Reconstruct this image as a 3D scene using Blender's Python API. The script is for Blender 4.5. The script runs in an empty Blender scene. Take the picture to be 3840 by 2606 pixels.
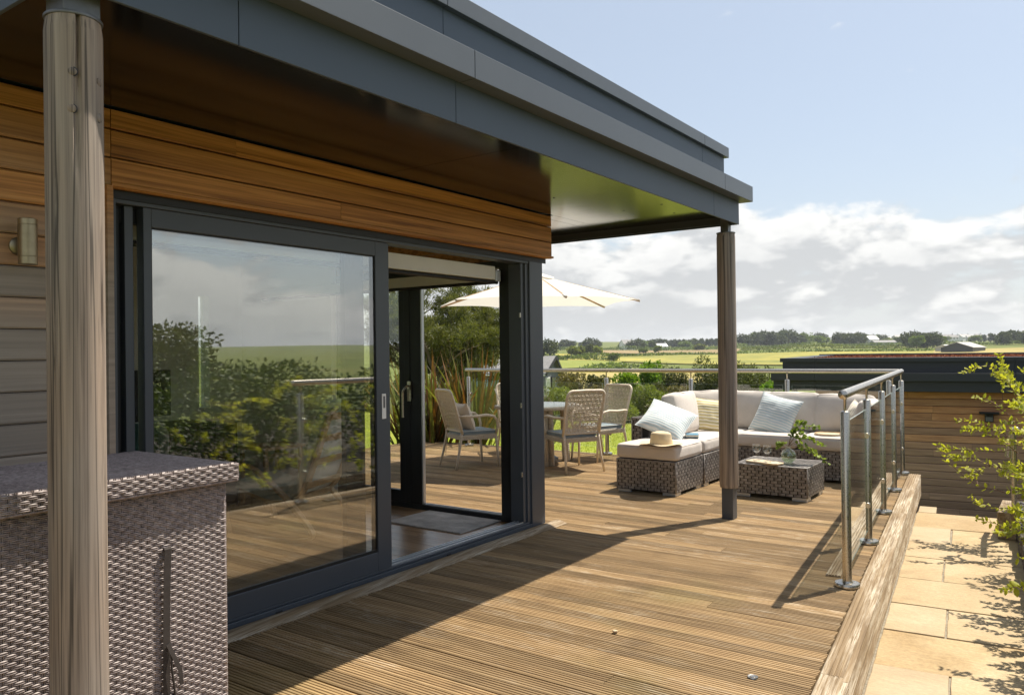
import bpy, math, random
import numpy as np
from mathutils import Vector, Matrix, noise

# ------------------------------------------------------------------ camera, sky, sun, exposure
scene = bpy.context.scene
COL = scene.collection
CAM_H = 1.35
YAW, PITCH, ROLL = 0.61804, 0.004623, -0.012255
_f = Vector((-math.sin(YAW) * math.cos(PITCH), math.cos(YAW) * math.cos(PITCH), math.sin(PITCH)))
_r = Vector((math.cos(YAW), math.sin(YAW), 0))
_u = _r.cross(_f)
RIGHT = _r * math.cos(ROLL) + _u * math.sin(ROLL)
UP = -_r * math.sin(ROLL) + _u * math.cos(ROLL)
FWD = _f
cam_data = bpy.data.cameras.new('camera')
cam = bpy.data.objects.new('camera', cam_data)
COL.objects.link(cam)
cam_data.sensor_width = 36.0
cam_data.sensor_fit = 'HORIZONTAL'
cam_data.lens = 36.0 * 2957.93 / 3840.0
cam_data.clip_start = 0.05
cam_data.clip_end = 20000
m = Matrix((RIGHT, UP, -FWD)).transposed().to_4x4()
m.translation = Vector((0, 0, CAM_H))
cam.matrix_world = m
scene.camera = cam

SUN_VEC = Vector((0.214, 0.455, 1.0)).normalized()          # towards the sun
SUN_EL = math.asin(SUN_VEC.z)
SUN_AZ = math.atan2(SUN_VEC.x, SUN_VEC.y)                    # clockwise from +Y
sd = bpy.data.lights.new('sun', 'SUN')
sd.energy = 4.2
sd.angle = math.radians(0.53)
sd.color = (1.0, 0.92, 0.79)
sun = bpy.data.objects.new('sun', sd)
COL.objects.link(sun)
sun.rotation_euler = SUN_VEC.to_track_quat('Z', 'Y').to_euler()
sun.location = (20, 40, 90)

world = bpy.data.worlds.new('World')
scene.world = world
world.use_nodes = True
WN, WL = world.node_tree.nodes, world.node_tree.links
WN.clear()
def wnode(t, **kw):
    n = WN.new(t)
    for k, v in kw.items():
        setattr(n, k, v)
    return n
def wmath(op, a, b=None, c=None, clamp=False):
    n = wnode('ShaderNodeMath', operation=op, use_clamp=clamp)
    for i, x in enumerate((a, b, c)):
        if x is None:
            continue
        if isinstance(x, (int, float)):
            n.inputs[i].default_value = x
        else:
            WL.new(x, n.inputs[i])
    return n.outputs[0]
def wmix(f, a, b):
    n = wnode('ShaderNodeMix', data_type='RGBA')
    if isinstance(f, (int, float)):
        n.inputs[0].default_value = f
    else:
        WL.new(f, n.inputs[0])
    for i, x in ((6, a), (7, b)):
        if isinstance(x, tuple):
            n.inputs[i].default_value = (*x, 1)
        else:
            WL.new(x, n.inputs[i])
    return n.outputs[2]
def wsmooth(x, lo, hi):
    n = wnode('ShaderNodeMapRange', interpolation_type='SMOOTHSTEP')
    WL.new(x, n.inputs[0])
    n.inputs[1].default_value, n.inputs[2].default_value = lo, hi
    n.inputs[3].default_value, n.inputs[4].default_value = 0, 1
    return n.outputs[0]
sky = wnode('ShaderNodeTexSky', sky_type='NISHITA', sun_disc=False)
sky.sun_elevation = SUN_EL
sky.sun_rotation = SUN_AZ
sky.air_density = 1.0
sky.dust_density = 1.6
sky.ozone_density = 1.2
tc = wnode('ShaderNodeTexCoord')
sep = wnode('ShaderNodeSeparateXYZ')
WL.new(tc.outputs['Generated'], sep.inputs[0])
el = wmath('MAXIMUM', sep.outputs[2], 0.0)
def cloud_noise(dz, scale, detail, sz, off):
    cmb = wnode('ShaderNodeCombineXYZ')
    WL.new(wmath('ADD', sep.outputs[0], off), cmb.inputs[0])
    WL.new(wmath('ADD', sep.outputs[1], -off * .7), cmb.inputs[1])
    WL.new(wmath('MULTIPLY', wmath('ADD', el, dz), sz), cmb.inputs[2])
    n = wnode('ShaderNodeTexNoise')
    n.inputs['Scale'].default_value = scale
    n.inputs['Detail'].default_value = detail
    n.inputs['Roughness'].default_value = 0.56
    n.inputs['Distortion'].default_value = 0.15
    WL.new(cmb.outputs[0], n.inputs['Vector'])
    return n.outputs['Fac']
CLOUD_OFF = 7.4
n1 = cloud_noise(0, 5.2, 7, 2.3, CLOUD_OFF)
n2 = cloud_noise(0.022, 5.2, 4, 2.3, CLOUD_OFF)
ramp = wnode('ShaderNodeValToRGB')
WL.new(el, ramp.inputs[0])
cr = ramp.color_ramp
cr.elements[0].position, cr.elements[0].color = 0.0, (.66,) * 3 + (1,)
cr.elements[1].position, cr.elements[1].color = 1.0, (.30,) * 3 + (1,)
for p, v in ((.05, .66), (.10, .62), (.15, .55), (.185, .48), (.23, .40), (.34, .34)):
    e = cr.elements.new(p)
    e.color = (v, v, v, 1)
dens_in = wmath('ADD', n1, wmath('SUBTRACT', ramp.outputs[0], 0.5))
dens = wsmooth(dens_in, 0.515, 0.60)
lit = wsmooth(wmath('SUBTRACT', n1, n2), -0.05, 0.062)
core = wsmooth(dens_in, 0.60, 0.80)
shade = wmath('MULTIPLY', lit, wmath('SUBTRACT', 1.0, wmath('MULTIPLY', core, 0.45)))
cloud_col = wmix(shade, (3.0, 3.05, 3.1), (4.9, 4.85, 4.7))
haze_f = wmath('POWER', 2.718, wmath('MULTIPLY', el, -13.0))
thin = wmix(0.62, sky.outputs[0], (2.40, 2.62, 2.80))
base_sky = wmix(wmath('MULTIPLY', haze_f, 0.75), thin, (3.75, 3.85, 3.9))
veil = wmix(wmath('MULTIPLY', dens, 0.93), base_sky, cloud_col)
fin = wmix(wmath('MULTIPLY', wmath('POWER', 2.718, wmath('MULTIPLY', el, -38.0)), 0.8), veil, (3.75, 3.78, 3.72))
bg = wnode('ShaderNodeBackground')
bg.inputs[1].default_value = 0.12
WL.new(fin, bg.inputs[0])
wo = wnode('ShaderNodeOutputWorld')
WL.new(bg.outputs[0], wo.inputs[0])

scene.view_settings.view_transform = 'Standard'
scene.view_settings.look = 'None'
scene.view_settings.exposure = 0.88
scene.view_settings.gamma = 1.0
scene.view_settings.use_curve_mapping = False
scene.render.engine = 'CYCLES'
scene.cycles.use_denoising = True
scene.cycles.max_bounces = 10
scene.cycles.diffuse_bounces = 4
scene.cycles.glossy_bounces = 4
scene.cycles.transmission_bounces = 8
scene.cycles.transparent_max_bounces = 24
scene.cycles.caustics_reflective = False
scene.cycles.caustics_refractive = False
scene.cycles.sample_clamp_indirect = 8

# ------------------------------------------------------------------ helpers
random.seed(7)
ROOTLOC = {}
def root_loc(o):
    while o is not None and o.parent is not None:
        o = o.parent
    return ROOTLOC.get(o.name, Vector((0, 0, 0))) if o is not None else Vector((0, 0, 0))
def tag(o, label=None, cat=None, group=None, kind=None):
    if label: o['label'] = label
    if cat: o['category'] = cat
    if group: o['group'] = group
    if kind: o['kind'] = kind
    return o
def thing(name, label, cat, loc=(0, 0, 0), group=None, kind=None):
    o = bpy.data.objects.new(name, None)
    o.empty_display_size = 0.1
    COL.objects.link(o)
    o.location = loc
    ROOTLOC[o.name] = Vector(loc)
    return tag(o, label, cat, group, kind)
def link(name, me, parent=None, loc=None, kind=None):
    o = bpy.data.objects.new(name, me)
    COL.objects.link(o)
    if parent is not None:
        o.parent = parent
    if loc is not None:
        o.location = Vector(loc) - (root_loc(parent) if parent is not None else Vector((0, 0, 0)))
    if kind: o['kind'] = kind
    return o
def copy_tree(o, parent=None):
    c = o.copy()
    COL.objects.link(c)
    c.parent = parent
    for ch in o.children:
        copy_tree(ch, c)
    return c
def V3(*a):
    return Vector(a)
class MB:
    """collects shapes in world (or local) coordinates and links them as one mesh object"""
    def __init__(s):
        s.v, s.f, s.m = [], [], []
    def add(s, vs, fs, mi=0):
        o = len(s.v)
        s.v += [tuple(x) for x in vs]
        s.f += [tuple(i + o for i in f) for f in fs]
        s.m += [mi] * len(fs)
        return s
    def box(s, x0, x1, y0, y1, z0, z1, mi=0):
        return s.add([(x0, y0, z0), (x1, y0, z0), (x1, y1, z0), (x0, y1, z0), (x0, y0, z1), (x1, y0, z1), (x1, y1, z1), (x0, y1, z1)],
                     [(3, 2, 1, 0), (4, 5, 6, 7), (0, 1, 5, 4), (1, 2, 6, 5), (2, 3, 7, 6), (3, 0, 4, 7)], mi)
    def obox(s, c, a, b, d, mi=0):
        c, a, b, d = map(Vector, (c, a, b, d))
        if a.cross(b).dot(d) < 0: a = -a
        vs = [c - a - b - d, c + a - b - d, c + a + b - d, c - a + b - d, c - a - b + d, c + a - b + d, c + a + b + d, c - a + b + d]
        return s.add(vs, [(3, 2, 1, 0), (4, 5, 6, 7), (0, 1, 5, 4), (1, 2, 6, 5), (2, 3, 7, 6), (3, 0, 4, 7)], mi)
    def tube(s, pts, r, n=8, cap=True, mi=0):
        pts = [Vector(p) for p in pts]
        rs = r if isinstance(r, (list, tuple)) else [r] * len(pts)
        vs, fs = [], []
        up = None
        for i, p in enumerate(pts):
            t = (pts[min(i + 1, len(pts) - 1)] - pts[max(i - 1, 0)])
            t = t.normalized() if t.length > 1e-9 else Vector((0, 0, 1))
            if up is None:
                ref = Vector((0, 0, 1)) if abs(t.z) < .9 else Vector((1, 0, 0))
                up = (ref - t * ref.dot(t)).normalized()
            else:
                up = (up - t * up.dot(t))
                up = up.normalized() if up.length > 1e-6 else t.orthogonal().normalized()
            sd_ = t.cross(up)
            for k in range(n):
                a = 2 * math.pi * k / n
                vs.append(p + (up * math.cos(a) + sd_ * math.sin(a)) * rs[i])
        for i in range(len(pts) - 1):
            for k in range(n):
                k2 = (k + 1) % n
                fs.append((i * n + k, i * n + k2, (i + 1) * n + k2, (i + 1) * n + k))
        if cap:
            fs.append(tuple(range(n - 1, -1, -1)))
            fs.append(tuple((len(pts) - 1) * n + k for k in range(n)))
        return s.add(vs, fs, mi)
    def lathe(s, prof, n=24, c=(0, 0, 0), mi=0, ax=None):
        c = Vector(c)
        if ax is None:
            A, B, D = Vector((1, 0, 0)), Vector((0, 1, 0)), Vector((0, 0, 1))
        else:
            D = Vector(ax).normalized()
            A = D.orthogonal().normalized()
            B = D.cross(A)
        vs, fs = [], []
        for r, z in prof:
            for k in range(n):
                a = 2 * math.pi * k / n
                vs.append(c + A * (r * math.cos(a)) + B * (r * math.sin(a)) + D * z)
        for i in range(len(prof) - 1):
            for k in range(n):
                k2 = (k + 1) % n
                fs.append((i * n + k, i * n + k2, (i + 1) * n + k2, (i + 1) * n + k))
        if prof[0][0] > 1e-6: fs.append(tuple(range(n - 1, -1, -1)))
        if prof[-1][0] > 1e-6: fs.append(tuple((len(prof) - 1) * n + k for k in range(n)))
        return s.add(vs, fs, mi)
    def prism(s, poly, z0, z1, mi=0):
        n = len(poly)
        ar = sum(poly[i][0] * poly[(i + 1) % n][1] - poly[(i + 1) % n][0] * poly[i][1] for i in range(n))
        if ar < 0: poly = poly[::-1]
        vs = [(x, y, z0) for x, y in poly] + [(x, y, z1) for x, y in poly]
        fs = [tuple(range(n - 1, -1, -1)), tuple(range(n, 2 * n))] + [(i, (i + 1) % n, n + (i + 1) % n, n + i) for i in range(n)]
        return s.add(vs, fs, mi)
    def grid(s, nu, nv, fn, mi=0, closed_u=False):
        vs = [fn(i / nu, j / nv) for j in range(nv + 1) for i in range(nu + 1)]
        fs = [(j * (nu + 1) + i, j * (nu + 1) + i + 1, (j + 1) * (nu + 1) + i + 1, (j + 1) * (nu + 1) + i) for j in range(nv) for i in range(nu)]
        return s.add(vs, fs, mi)
    def build(s, name, mat, parent=None, smooth=False, bevel=0, kind=None, loc=None, weld=False):
        off = root_loc(parent) if parent is not None else (Vector(loc) if loc is not None else Vector((0, 0, 0)))
        me = bpy.data.meshes.new(name)
        me.from_pydata([(x - off.x, y - off.y, z - off.z) for x, y, z in s.v], [], s.f)
        mats = mat if isinstance(mat, (list, tuple)) else [mat]
        for mt in mats: me.materials.append(mt)
        if len(mats) > 1: me.polygons.foreach_set('material_index', s.m)
        if smooth:
            me.polygons.foreach_set('use_smooth', [True] * len(me.polygons))
            if smooth != 'all':
                try: me.set_sharp_from_angle(angle=math.radians(40))
                except Exception: pass
        me.update()
        o = link(name, me, parent)
        if parent is None and loc is not None:
            o.location = loc
            ROOTLOC[o.name] = Vector(loc)
        if bevel:
            b = o.modifiers.new('bevel', 'BEVEL')
            b.width = bevel
            b.segments = 2
            b.limit_method = 'ANGLE'
        if kind: o['kind'] = kind
        return o
def mesh_np(name, verts, faces, mat, smooth=False):
    """verts (N,3) array, faces (M,k) array of equal size"""
    me = bpy.data.meshes.new(name)
    verts = np.asarray(verts, np.float32)
    faces = np.asarray(faces, np.int32)
    k = faces.shape[1]
    me.vertices.add(len(verts))
    me.vertices.foreach_set('co', verts.ravel())
    me.loops.add(faces.size)
    me.loops.foreach_set('vertex_index', faces.ravel())
    me.polygons.add(len(faces))
    me.polygons.foreach_set('loop_start', np.arange(0, faces.size, k, dtype=np.int32))
    me.polygons.foreach_set('loop_total', np.full(len(faces), k, np.int32))
    if smooth: me.polygons.foreach_set('use_smooth', np.ones(len(faces), bool))
    me.materials.append(mat)
    me.update(calc_edges=True)
    me.validate()
    return me
def at_px(px, py, depth):
    """a point of the place at a given depth, used to read positions off the survey of the photograph"""
    d = FWD + RIGHT * ((px - 1920) / 2957.93) - UP * ((py - 1303) / 2957.93)
    return Vector((0, 0, CAM_H)) + d * depth

# ------------------------------------------------------------------ materials
class NT:
    def __init__(s, name):
        s.mat = bpy.data.materials.new(name)
        s.mat.use_nodes = True
        s.n, s.l = s.mat.node_tree.nodes, s.mat.node_tree.links
        s.n.clear()
        s.out = s.n.new('ShaderNodeOutputMaterial')
    def node(s, t, ins=None, **kw):
        n = s.n.new(t)
        for k, v in kw.items(): setattr(n, k, v)
        for k, v in (ins or {}).items(): s.put(n.inputs[k], v)
        return n
    def put(s, sock, v):
        if hasattr(v, 'is_output') or isinstance(v, bpy.types.NodeSocket):
            s.l.new(v, sock)
        elif isinstance(v, tuple) and len(v) == 3 and sock.type == 'RGBA':
            sock.default_value = (*v, 1)
        else:
            sock.default_value = v
    def math(s, op, a, b=0.5, clamp=False):
        return s.node('ShaderNodeMath', {0: a, 1: b}, operation=op, use_clamp=clamp).outputs[0]
    def mix(s, f, a, b, blend='MIX'):
        n = s.node('ShaderNodeMix', data_type='RGBA', blend_type=blend)
        s.put(n.inputs[0], f); s.put(n.inputs[6], a); s.put(n.inputs[7], b)
        return n.outputs[2]
    def ramp(s, x, stops):
        n = s.node('ShaderNodeValToRGB', {0: x})
        r = n.color_ramp
        while len(r.elements) < len(stops): r.elements.new(.5)
        for e, (p, c) in zip(r.elements, stops):
            e.position = p
            e.color = (*c, 1) if isinstance(c, tuple) else (c, c, c, 1)
        return n.outputs[0]
    def noise(s, vec, scale, detail=4, rough=.55, dist=0):
        return s.node('ShaderNodeTexNoise', {'Vector': vec, 'Scale': scale, 'Detail': detail, 'Roughness': rough, 'Distortion': dist}).outputs[0]
    def pos(s, scale=(1, 1, 1), rnd=0.0, obj=False):
        if obj: v = s.node('ShaderNodeTexCoord').outputs['Object']
        else: v = s.node('ShaderNodeNewGeometry').outputs['Position']
        if rnd:
            r = s.node('ShaderNodeObjectInfo').outputs['Random']
            v = s.node('ShaderNodeVectorMath', {0: v, 1: s.node('ShaderNodeCombineXYZ', {0: s.math('MULTIPLY', r, rnd), 1: s.math('MULTIPLY', r, rnd * 1.7), 2: s.math('MULTIPLY', r, rnd * .6)}).outputs[0]}, operation='ADD').outputs[0]
        return s.node('ShaderNodeMapping', {'Vector': v, 'Scale': scale}).outputs[0]
    def rand(s):
        return s.node('ShaderNodeObjectInfo').outputs['Random']
    def bump(s, h, strength, dist=.01):
        return s.node('ShaderNodeBump', {'Height': h, 'Strength': strength, 'Distance': dist}).outputs[0]
    def bsdf(s, col, rough=.6, metal=0.0, normal=None, **ins):
        n = s.node('ShaderNodeBsdfPrincipled', {'Base Color': col, 'Roughness': rough, 'Metallic': metal})
        if normal is not None: s.put(n.inputs['Normal'], normal)
        for k, v in ins.items(): s.put(n.inputs[k.replace('_', ' ')], v)
        return n.outputs[0]
    def done(s, sh):
        s.l.new(sh, s.out.inputs[0])
        return s.mat
M = {}
def flat(name, col, rough=.6, metal=0.0, var=.12, scale=9, bump=0, **ins):
    t = NT(name)
    n = t.noise(t.pos(), scale, 5)
    k = t.ramp(n, [(.25, 1 - var), (.75, 1 + var)])
    c = t.mix(1.0, col, k, 'MULTIPLY')
    nb = t.bump(t.noise(t.pos(), scale * 12, 3), bump, .004) if bump else None
    M[name] = t.done(t.bsdf(c, rough, metal, nb, **ins))
    return M[name]
def wood(name, stops, sc, rough=.65, rnd=3.7, val=.18, bump=.25, weather=None, obj=False, fine=None):
    t = NT(name)
    p = t.pos(sc, rnd, obj)
    g = t.noise(p, 1.0, 7, .62, .35)
    col = t.ramp(g, stops)
    fn = t.noise(t.pos(fine or tuple(a * 5 for a in sc), rnd, obj), 1.0, 3)
    col = t.mix(.9 if fine else .5, col, t.ramp(fn, [(.34, .62), (.46, .98), (.7, 1.12)] if fine else [(.3, .72), (.7, 1.22)]), 'MULTIPLY')
    if fine:
        cl = t.noise(t.pos((26, 26, .22), rnd, obj), 1.0, 2, .5)
        cl = t.ramp(t.math('ABSOLUTE', t.math('SUBTRACT', cl, .5)), [(.006, .32), (.022, 1.0)])
        col = t.mix(1.0, col, cl, 'MULTIPLY')
        br = t.noise(t.pos((3, 3, .8), rnd, obj), 1.0, 3)
        col = t.mix(t.ramp(br, [(.45, 0.0), (.65, .55)]), col, t.mix(1.0, col, (1.18, .95, .74), 'MULTIPLY'))
    if weather:
        z0, z1, grey = weather
        z = t.node('ShaderNodeSeparateXYZ', {0: t.node('ShaderNodeNewGeometry').outputs['Position']}).outputs[2]
        zz = t.math('ADD', z, t.math('MULTIPLY', t.math('SUBTRACT', t.rand(), .5), .5))
        f = t.node('ShaderNodeMapRange', {0: zz, 1: z0, 2: z1, 3: 1.0, 4: 0.0}, interpolation_type='SMOOTHSTEP').outputs[0]
        gcol = t.mix(1.0, grey, t.ramp(g, [(.2, .62), (.8, 1.3)]), 'MULTIPLY')
        col = t.mix(f, col, gcol)
    r = t.math('MULTIPLY_ADD', t.rand(), 2 * val)
    t.n[-1].inputs[2].default_value = 1 - val
    col = t.mix(1.0, col, t.node('ShaderNodeCombineColor', {0: r, 1: r, 2: r}).outputs[0], 'MULTIPLY')
    M[name] = t.done(t.bsdf(col, rough, 0, t.bump(g, bump, .006)))
    return M[name]
def leafmat(name, c1, c2, trans=.35, sc=.6, rough=.55):
    t = NT(name)
    n = t.noise(t.pos(), sc * 2.2, 3)
    n2 = t.noise(t.pos(), 23.0, 2)
    f = t.math('ADD', t.math('MULTIPLY', n, .6), t.math('MULTIPLY', n2, .5))
    col = t.ramp(f, [(.36, c1), (.68, c2)])
    r = t.ramp(t.rand(), [(0, .8), (1, 1.2)])
    col = t.mix(1.0, col, r, 'MULTIPLY')
    a = t.bsdf(col, rough, Specular_IOR_Level=.3)
    b = t.node('ShaderNodeBsdfTranslucent', {0: t.mix(1.0, col, (1.25, 1.25, .55), 'MULTIPLY')}).outputs[0]
    M[name] = t.done(t.node('ShaderNodeMixShader', {0: trans, 1: a, 2: b}).outputs[0])
    return M[name]

def make_deck():
    t = NT('deck_wood')
    p = t.pos((2.2, 55, 1), 4.1)
    g = t.noise(p, 1.0, 6, .6, .2)
    col = t.ramp(g, [(.22, (.150, .092, .043)), (.5, (.315, .208, .102)), (.8, (.46, .325, .172))])
    w1 = t.noise(t.pos((.9, 3.2, 1), 1.3), 1.4, 5, .62)
    w2 = t.noise(t.pos((9, 120, 1), 2.0), 1.0, 4, .7)
    wear = t.math('MULTIPLY', t.ramp(w1, [(.50, 0.0), (.72, 1.0)]), t.ramp(w2, [(.48, 0.0), (.60, 1.0)]))
    col = t.mix(t.math('MULTIPLY', wear, .85), col, (.60, .51, .38))
    gr = t.noise(t.pos((1, 1, 1)), .9, 3)
    col = t.mix(t.math('MULTIPLY', t.ramp(gr, [(.56, 0.0), (.75, 1.0)]), .35), col, (.20, .19, .055))
    st = t.noise(t.pos((1, 1, 1)), 2.6, 5, .65)
    col = t.mix(t.math('MULTIPLY', t.ramp(st, [(.55, 0.0), (.74, 1.0)]), .45), col, (.11, .07, .036))
    r = t.ramp(t.rand(), [(0, .66), (1, 1.24)])
    col = t.mix(1.0, col, r, 'MULTIPLY')
    M['deck'] = t.done(t.bsdf(col, .72, 0, t.bump(g, .35, .004), Specular_IOR_Level=.3))
make_deck()
def make_border():
    t = NT('border_wood')
    def kpos(sc):
        v = t.node('ShaderNodeVectorRotate', {'Vector': t.node('ShaderNodeNewGeometry').outputs['Position'], 'Angle': math.radians(-5.5)}, rotation_type='Z_AXIS').outputs[0]
        r = t.math('MULTIPLY', t.rand(), 4.1)
        v = t.node('ShaderNodeVectorMath', {0: v, 1: t.node('ShaderNodeCombineXYZ', {0: r, 1: r, 2: r}).outputs[0]}, operation='ADD').outputs[0]
        return t.node('ShaderNodeMapping', {'Vector': v, 'Scale': sc}).outputs[0]
    p = kpos((60, 1.6, 60))
    g = t.noise(p, 1.0, 6, .6, .2)
    col = t.ramp(g, [(.25, (.12, .078, .04)), (.55, (.25, .175, .098)), (.85, (.38, .29, .175))])
    w1 = t.noise(kpos((9, .9, 5)), 1.4, 5, .62)
    w2 = t.noise(kpos((150, 5, 150)), 1.0, 4, .7)
    wear = t.math('MULTIPLY', t.ramp(w1, [(.42, 0.0), (.62, 1.0)]), t.ramp(w2, [(.40, 0.0), (.56, 1.0)]))
    col = t.mix(t.math('MULTIPLY', wear, .85), col, (.56, .49, .38))
    M['border'] = t.done(t.bsdf(col, .75, 0, t.bump(g, .4, .004), Specular_IOR_Level=.3))
make_border()
CEDAR = [(.27, (.085, .030, .008)), (.38, (.32, .132, .036)), (.56, (.57, .265, .082)), (.8, (.70, .39, .145))]
wood('cedar', CEDAR, (20, .7, 42), .55, weather=(1.55, 2.12, (.33, .265, .205)))
wood('cedar_garage', [(.22, (.27, .095, .03)), (.5, (.52, .235, .09)), (.8, (.64, .35, .16))], (.9, 14, 34), .6, val=.22, weather=(-.75, .55, (.44, .27, .185)))
wood('log', [(.25, (.10, .085, .070)), (.40, (.19, .16, .135)), (.55, (.265, .226, .19)), (.78, (.36, .315, .27))], (34, 34, .8), .75, rnd=1.0, val=.05, bump=.3, fine=(150, 150, 2.5))
wood('floor_wood', [(.2, (.19, .11, .05)), (.5, (.34, .21, .11)), (.8, (.46, .31, .18))], (1.2, 16, 1), .25, val=.14, bump=.1)
wood('light_wood', [(.2, (.34, .18, .07)), (.5, (.50, .30, .14)), (.8, (.60, .40, .21))], (9, 9, 9), .4, val=.05, bump=.1)
wood('pale_wood', [(.2, (.48, .36, .22)), (.5, (.60, .48, .32)), (.8, (.68, .57, .41))], (5, 22, 9), .55, val=.05, bump=.1)
wood('bark', [(.2, (.045, .034, .025)), (.5, (.12, .092, .067)), (.8, (.21, .17, .13))], (10, 10, 3), .9, val=.1, bump=.8)
flat('anthracite', (.085, .098, .115), .42, var=.07, scale=1.7, Specular_IOR_Level=.55)
flat('anthracite_wall', (.060, .080, .108), .5, var=.07, scale=1.7, Specular_IOR_Level=.5)
flat('anthracite_frame', (.058, .068, .084), .36, var=.06, scale=3, Specular_IOR_Level=.55)
flat('frame_dark', (.012, .013, .015), .45, var=.05)
flat('garage_metal', (.030, .034, .040), .5, var=.08, scale=2)
flat('black', (.008, .008, .009), .5, var=.05)
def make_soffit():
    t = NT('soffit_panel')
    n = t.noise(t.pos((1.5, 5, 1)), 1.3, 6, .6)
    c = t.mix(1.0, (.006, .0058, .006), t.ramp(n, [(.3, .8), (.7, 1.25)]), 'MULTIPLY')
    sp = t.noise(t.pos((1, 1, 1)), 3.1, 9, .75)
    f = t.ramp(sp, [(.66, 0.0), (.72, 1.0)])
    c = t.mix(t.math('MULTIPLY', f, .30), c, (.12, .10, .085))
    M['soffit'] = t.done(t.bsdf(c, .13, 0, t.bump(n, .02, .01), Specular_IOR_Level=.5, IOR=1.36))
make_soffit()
def make_steel():
    t = NT('brushed_steel')
    n = t.noise(t.pos((140, 140, 60)), 1.0, 3, .6)
    r = t.node('ShaderNodeMapRange', {0: n, 1: .3, 2: .7, 3: .24, 4: .36}).outputs[0]
    c = t.mix(1.0, (.52, .48, .42), t.ramp(n, [(.3, .92), (.7, 1.05)]), 'MULTIPLY')
    M['steel'] = t.done(t.bsdf(c, r, 1.0))
make_steel()
flat('white_metal', (.55, .56, .57), .35, metal=.6, var=.03)
flat('brass_dull', (.33, .27, .17), .38, metal=.85, var=.15, scale=30)
flat('galvanised', (.16, .16, .16), .5, metal=.6, var=.25, scale=20)
def glassy(name, tint, refl, rough=0.0, gcol=(1, 1, 1), ior=1.5):
    t = NT(name)
    lw = t.node('ShaderNodeLayerWeight', {0: .5}).outputs['Facing']
    fr = t.math('ADD', t.math('MULTIPLY', t.math('POWER', lw, 5.0), .96), .04)
    f = t.math('ADD', t.math('MULTIPLY', fr, 1.0 - refl), refl, clamp=True)
    tr = t.node('ShaderNodeBsdfTransparent', {0: tint}).outputs[0]
    gl = t.node('ShaderNodeBsdfGlossy', {0: gcol, 1: rough}).outputs[0]
    M[name] = t.done(t.node('ShaderNodeMixShader', {0: f, 1: tr, 2: gl}).outputs[0])
glassy('door_glass', (.97, .98, .95), .18)
glassy('window_glass', (.90, .93, .91), .03)
glassy('rail_glass', (.93, .95, .93), .012)
glassy('thin_glass', (.97, .98, .97), .03)
t = NT('glass_edge')
M['glass_edge'] = t.done(t.node('ShaderNodeMixShader', {0: .55, 1: t.node('ShaderNodeBsdfTransparent', {0: (.8, .9, .85)}).outputs[0], 2: t.bsdf((.52, .62, .58), .15)}).outputs[0])
def rattan(name, c1, c2, c3, sc=40, rough=.45):
    t = NT(name)
    n = t.noise(t.pos(), sc, 3, .6)
    n2 = t.noise(t.pos(), 3, 3)
    c = t.ramp(t.math('ADD', t.math('MULTIPLY', n, .75), t.math('MULTIPLY', n2, .25)), [(.33, c1), (.5, c2), (.67, c3)])
    M[name] = t.done(t.bsdf(c, rough, Specular_IOR_Level=.5))
rattan('rattan_box', (.15, .12, .112), (.265, .215, .20), (.40, .335, .31), 60)
rattan('rattan_grey', (.085, .076, .070), (.185, .168, .155), (.32, .295, .275), 26)
rattan('rattan_cream', (.50, .42, .32), (.64, .56, .44), (.74, .67, .56), 60, .55)
flat('rattan_back', (.022, .018, .016), .8)
def fabric(name, col, var=.06, weave=450, sheen=.2, bump=.12):
    t = NT(name)
    n = t.noise(t.pos(), 7, 5)
    w = t.noise(t.pos((1, 1, 1)), weave, 2)
    c = t.mix(1.0, col, t.ramp(n, [(.3, 1 - var), (.7, 1 + var)]), 'MULTIPLY')
    c = t.mix(1.0, c, t.ramp(w, [(.3, .9), (.7, 1.08)]), 'MULTIPLY')
    wr = t.noise(t.pos(), 14, 3, .5, .6)
    M[name] = t.done(t.bsdf(c, .9, 0, t.bump(wr, bump, .02), Sheen_Weight=sheen, Specular_IOR_Level=.2))
fabric('cushion', (.555, .505, .455))
t = NT('canvas')
_w = t.noise(t.pos(), 300, 2)
_c = t.mix(1.0, (.84, .81, .75), t.ramp(_w, [(.3, .95), (.7, 1.03)]), 'MULTIPLY')
M['canvas'] = t.done(t.node('ShaderNodeMixShader', {0: .36, 1: t.bsdf(_c, .9), 2: t.node('ShaderNodeBsdfTranslucent', {0: (.82, .80, .76)}).outputs[0]}).outputs[0])
fabric('seat_pad', (.185, .235, .262))
fabric('piping', (.62, .60, .55))
fabric('pillow_cream', (.66, .58, .49))
fabric('mat_fibre', (.44, .41, .375), .25, 900, 0, .6)
fabric('green_velvet', (.012, .055, .048), .3, 300, .6)
fabric('leather_pale', (.40, .44, .40), .1, 100, 0)
fabric('strap', (.055, .047, .043), .1, 700, 0)
fabric('hat_straw', (.66, .54, .36), .08, 500, 0)
fabric('hat_band', (.030, .027, .026), .1, 600, .1)
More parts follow.
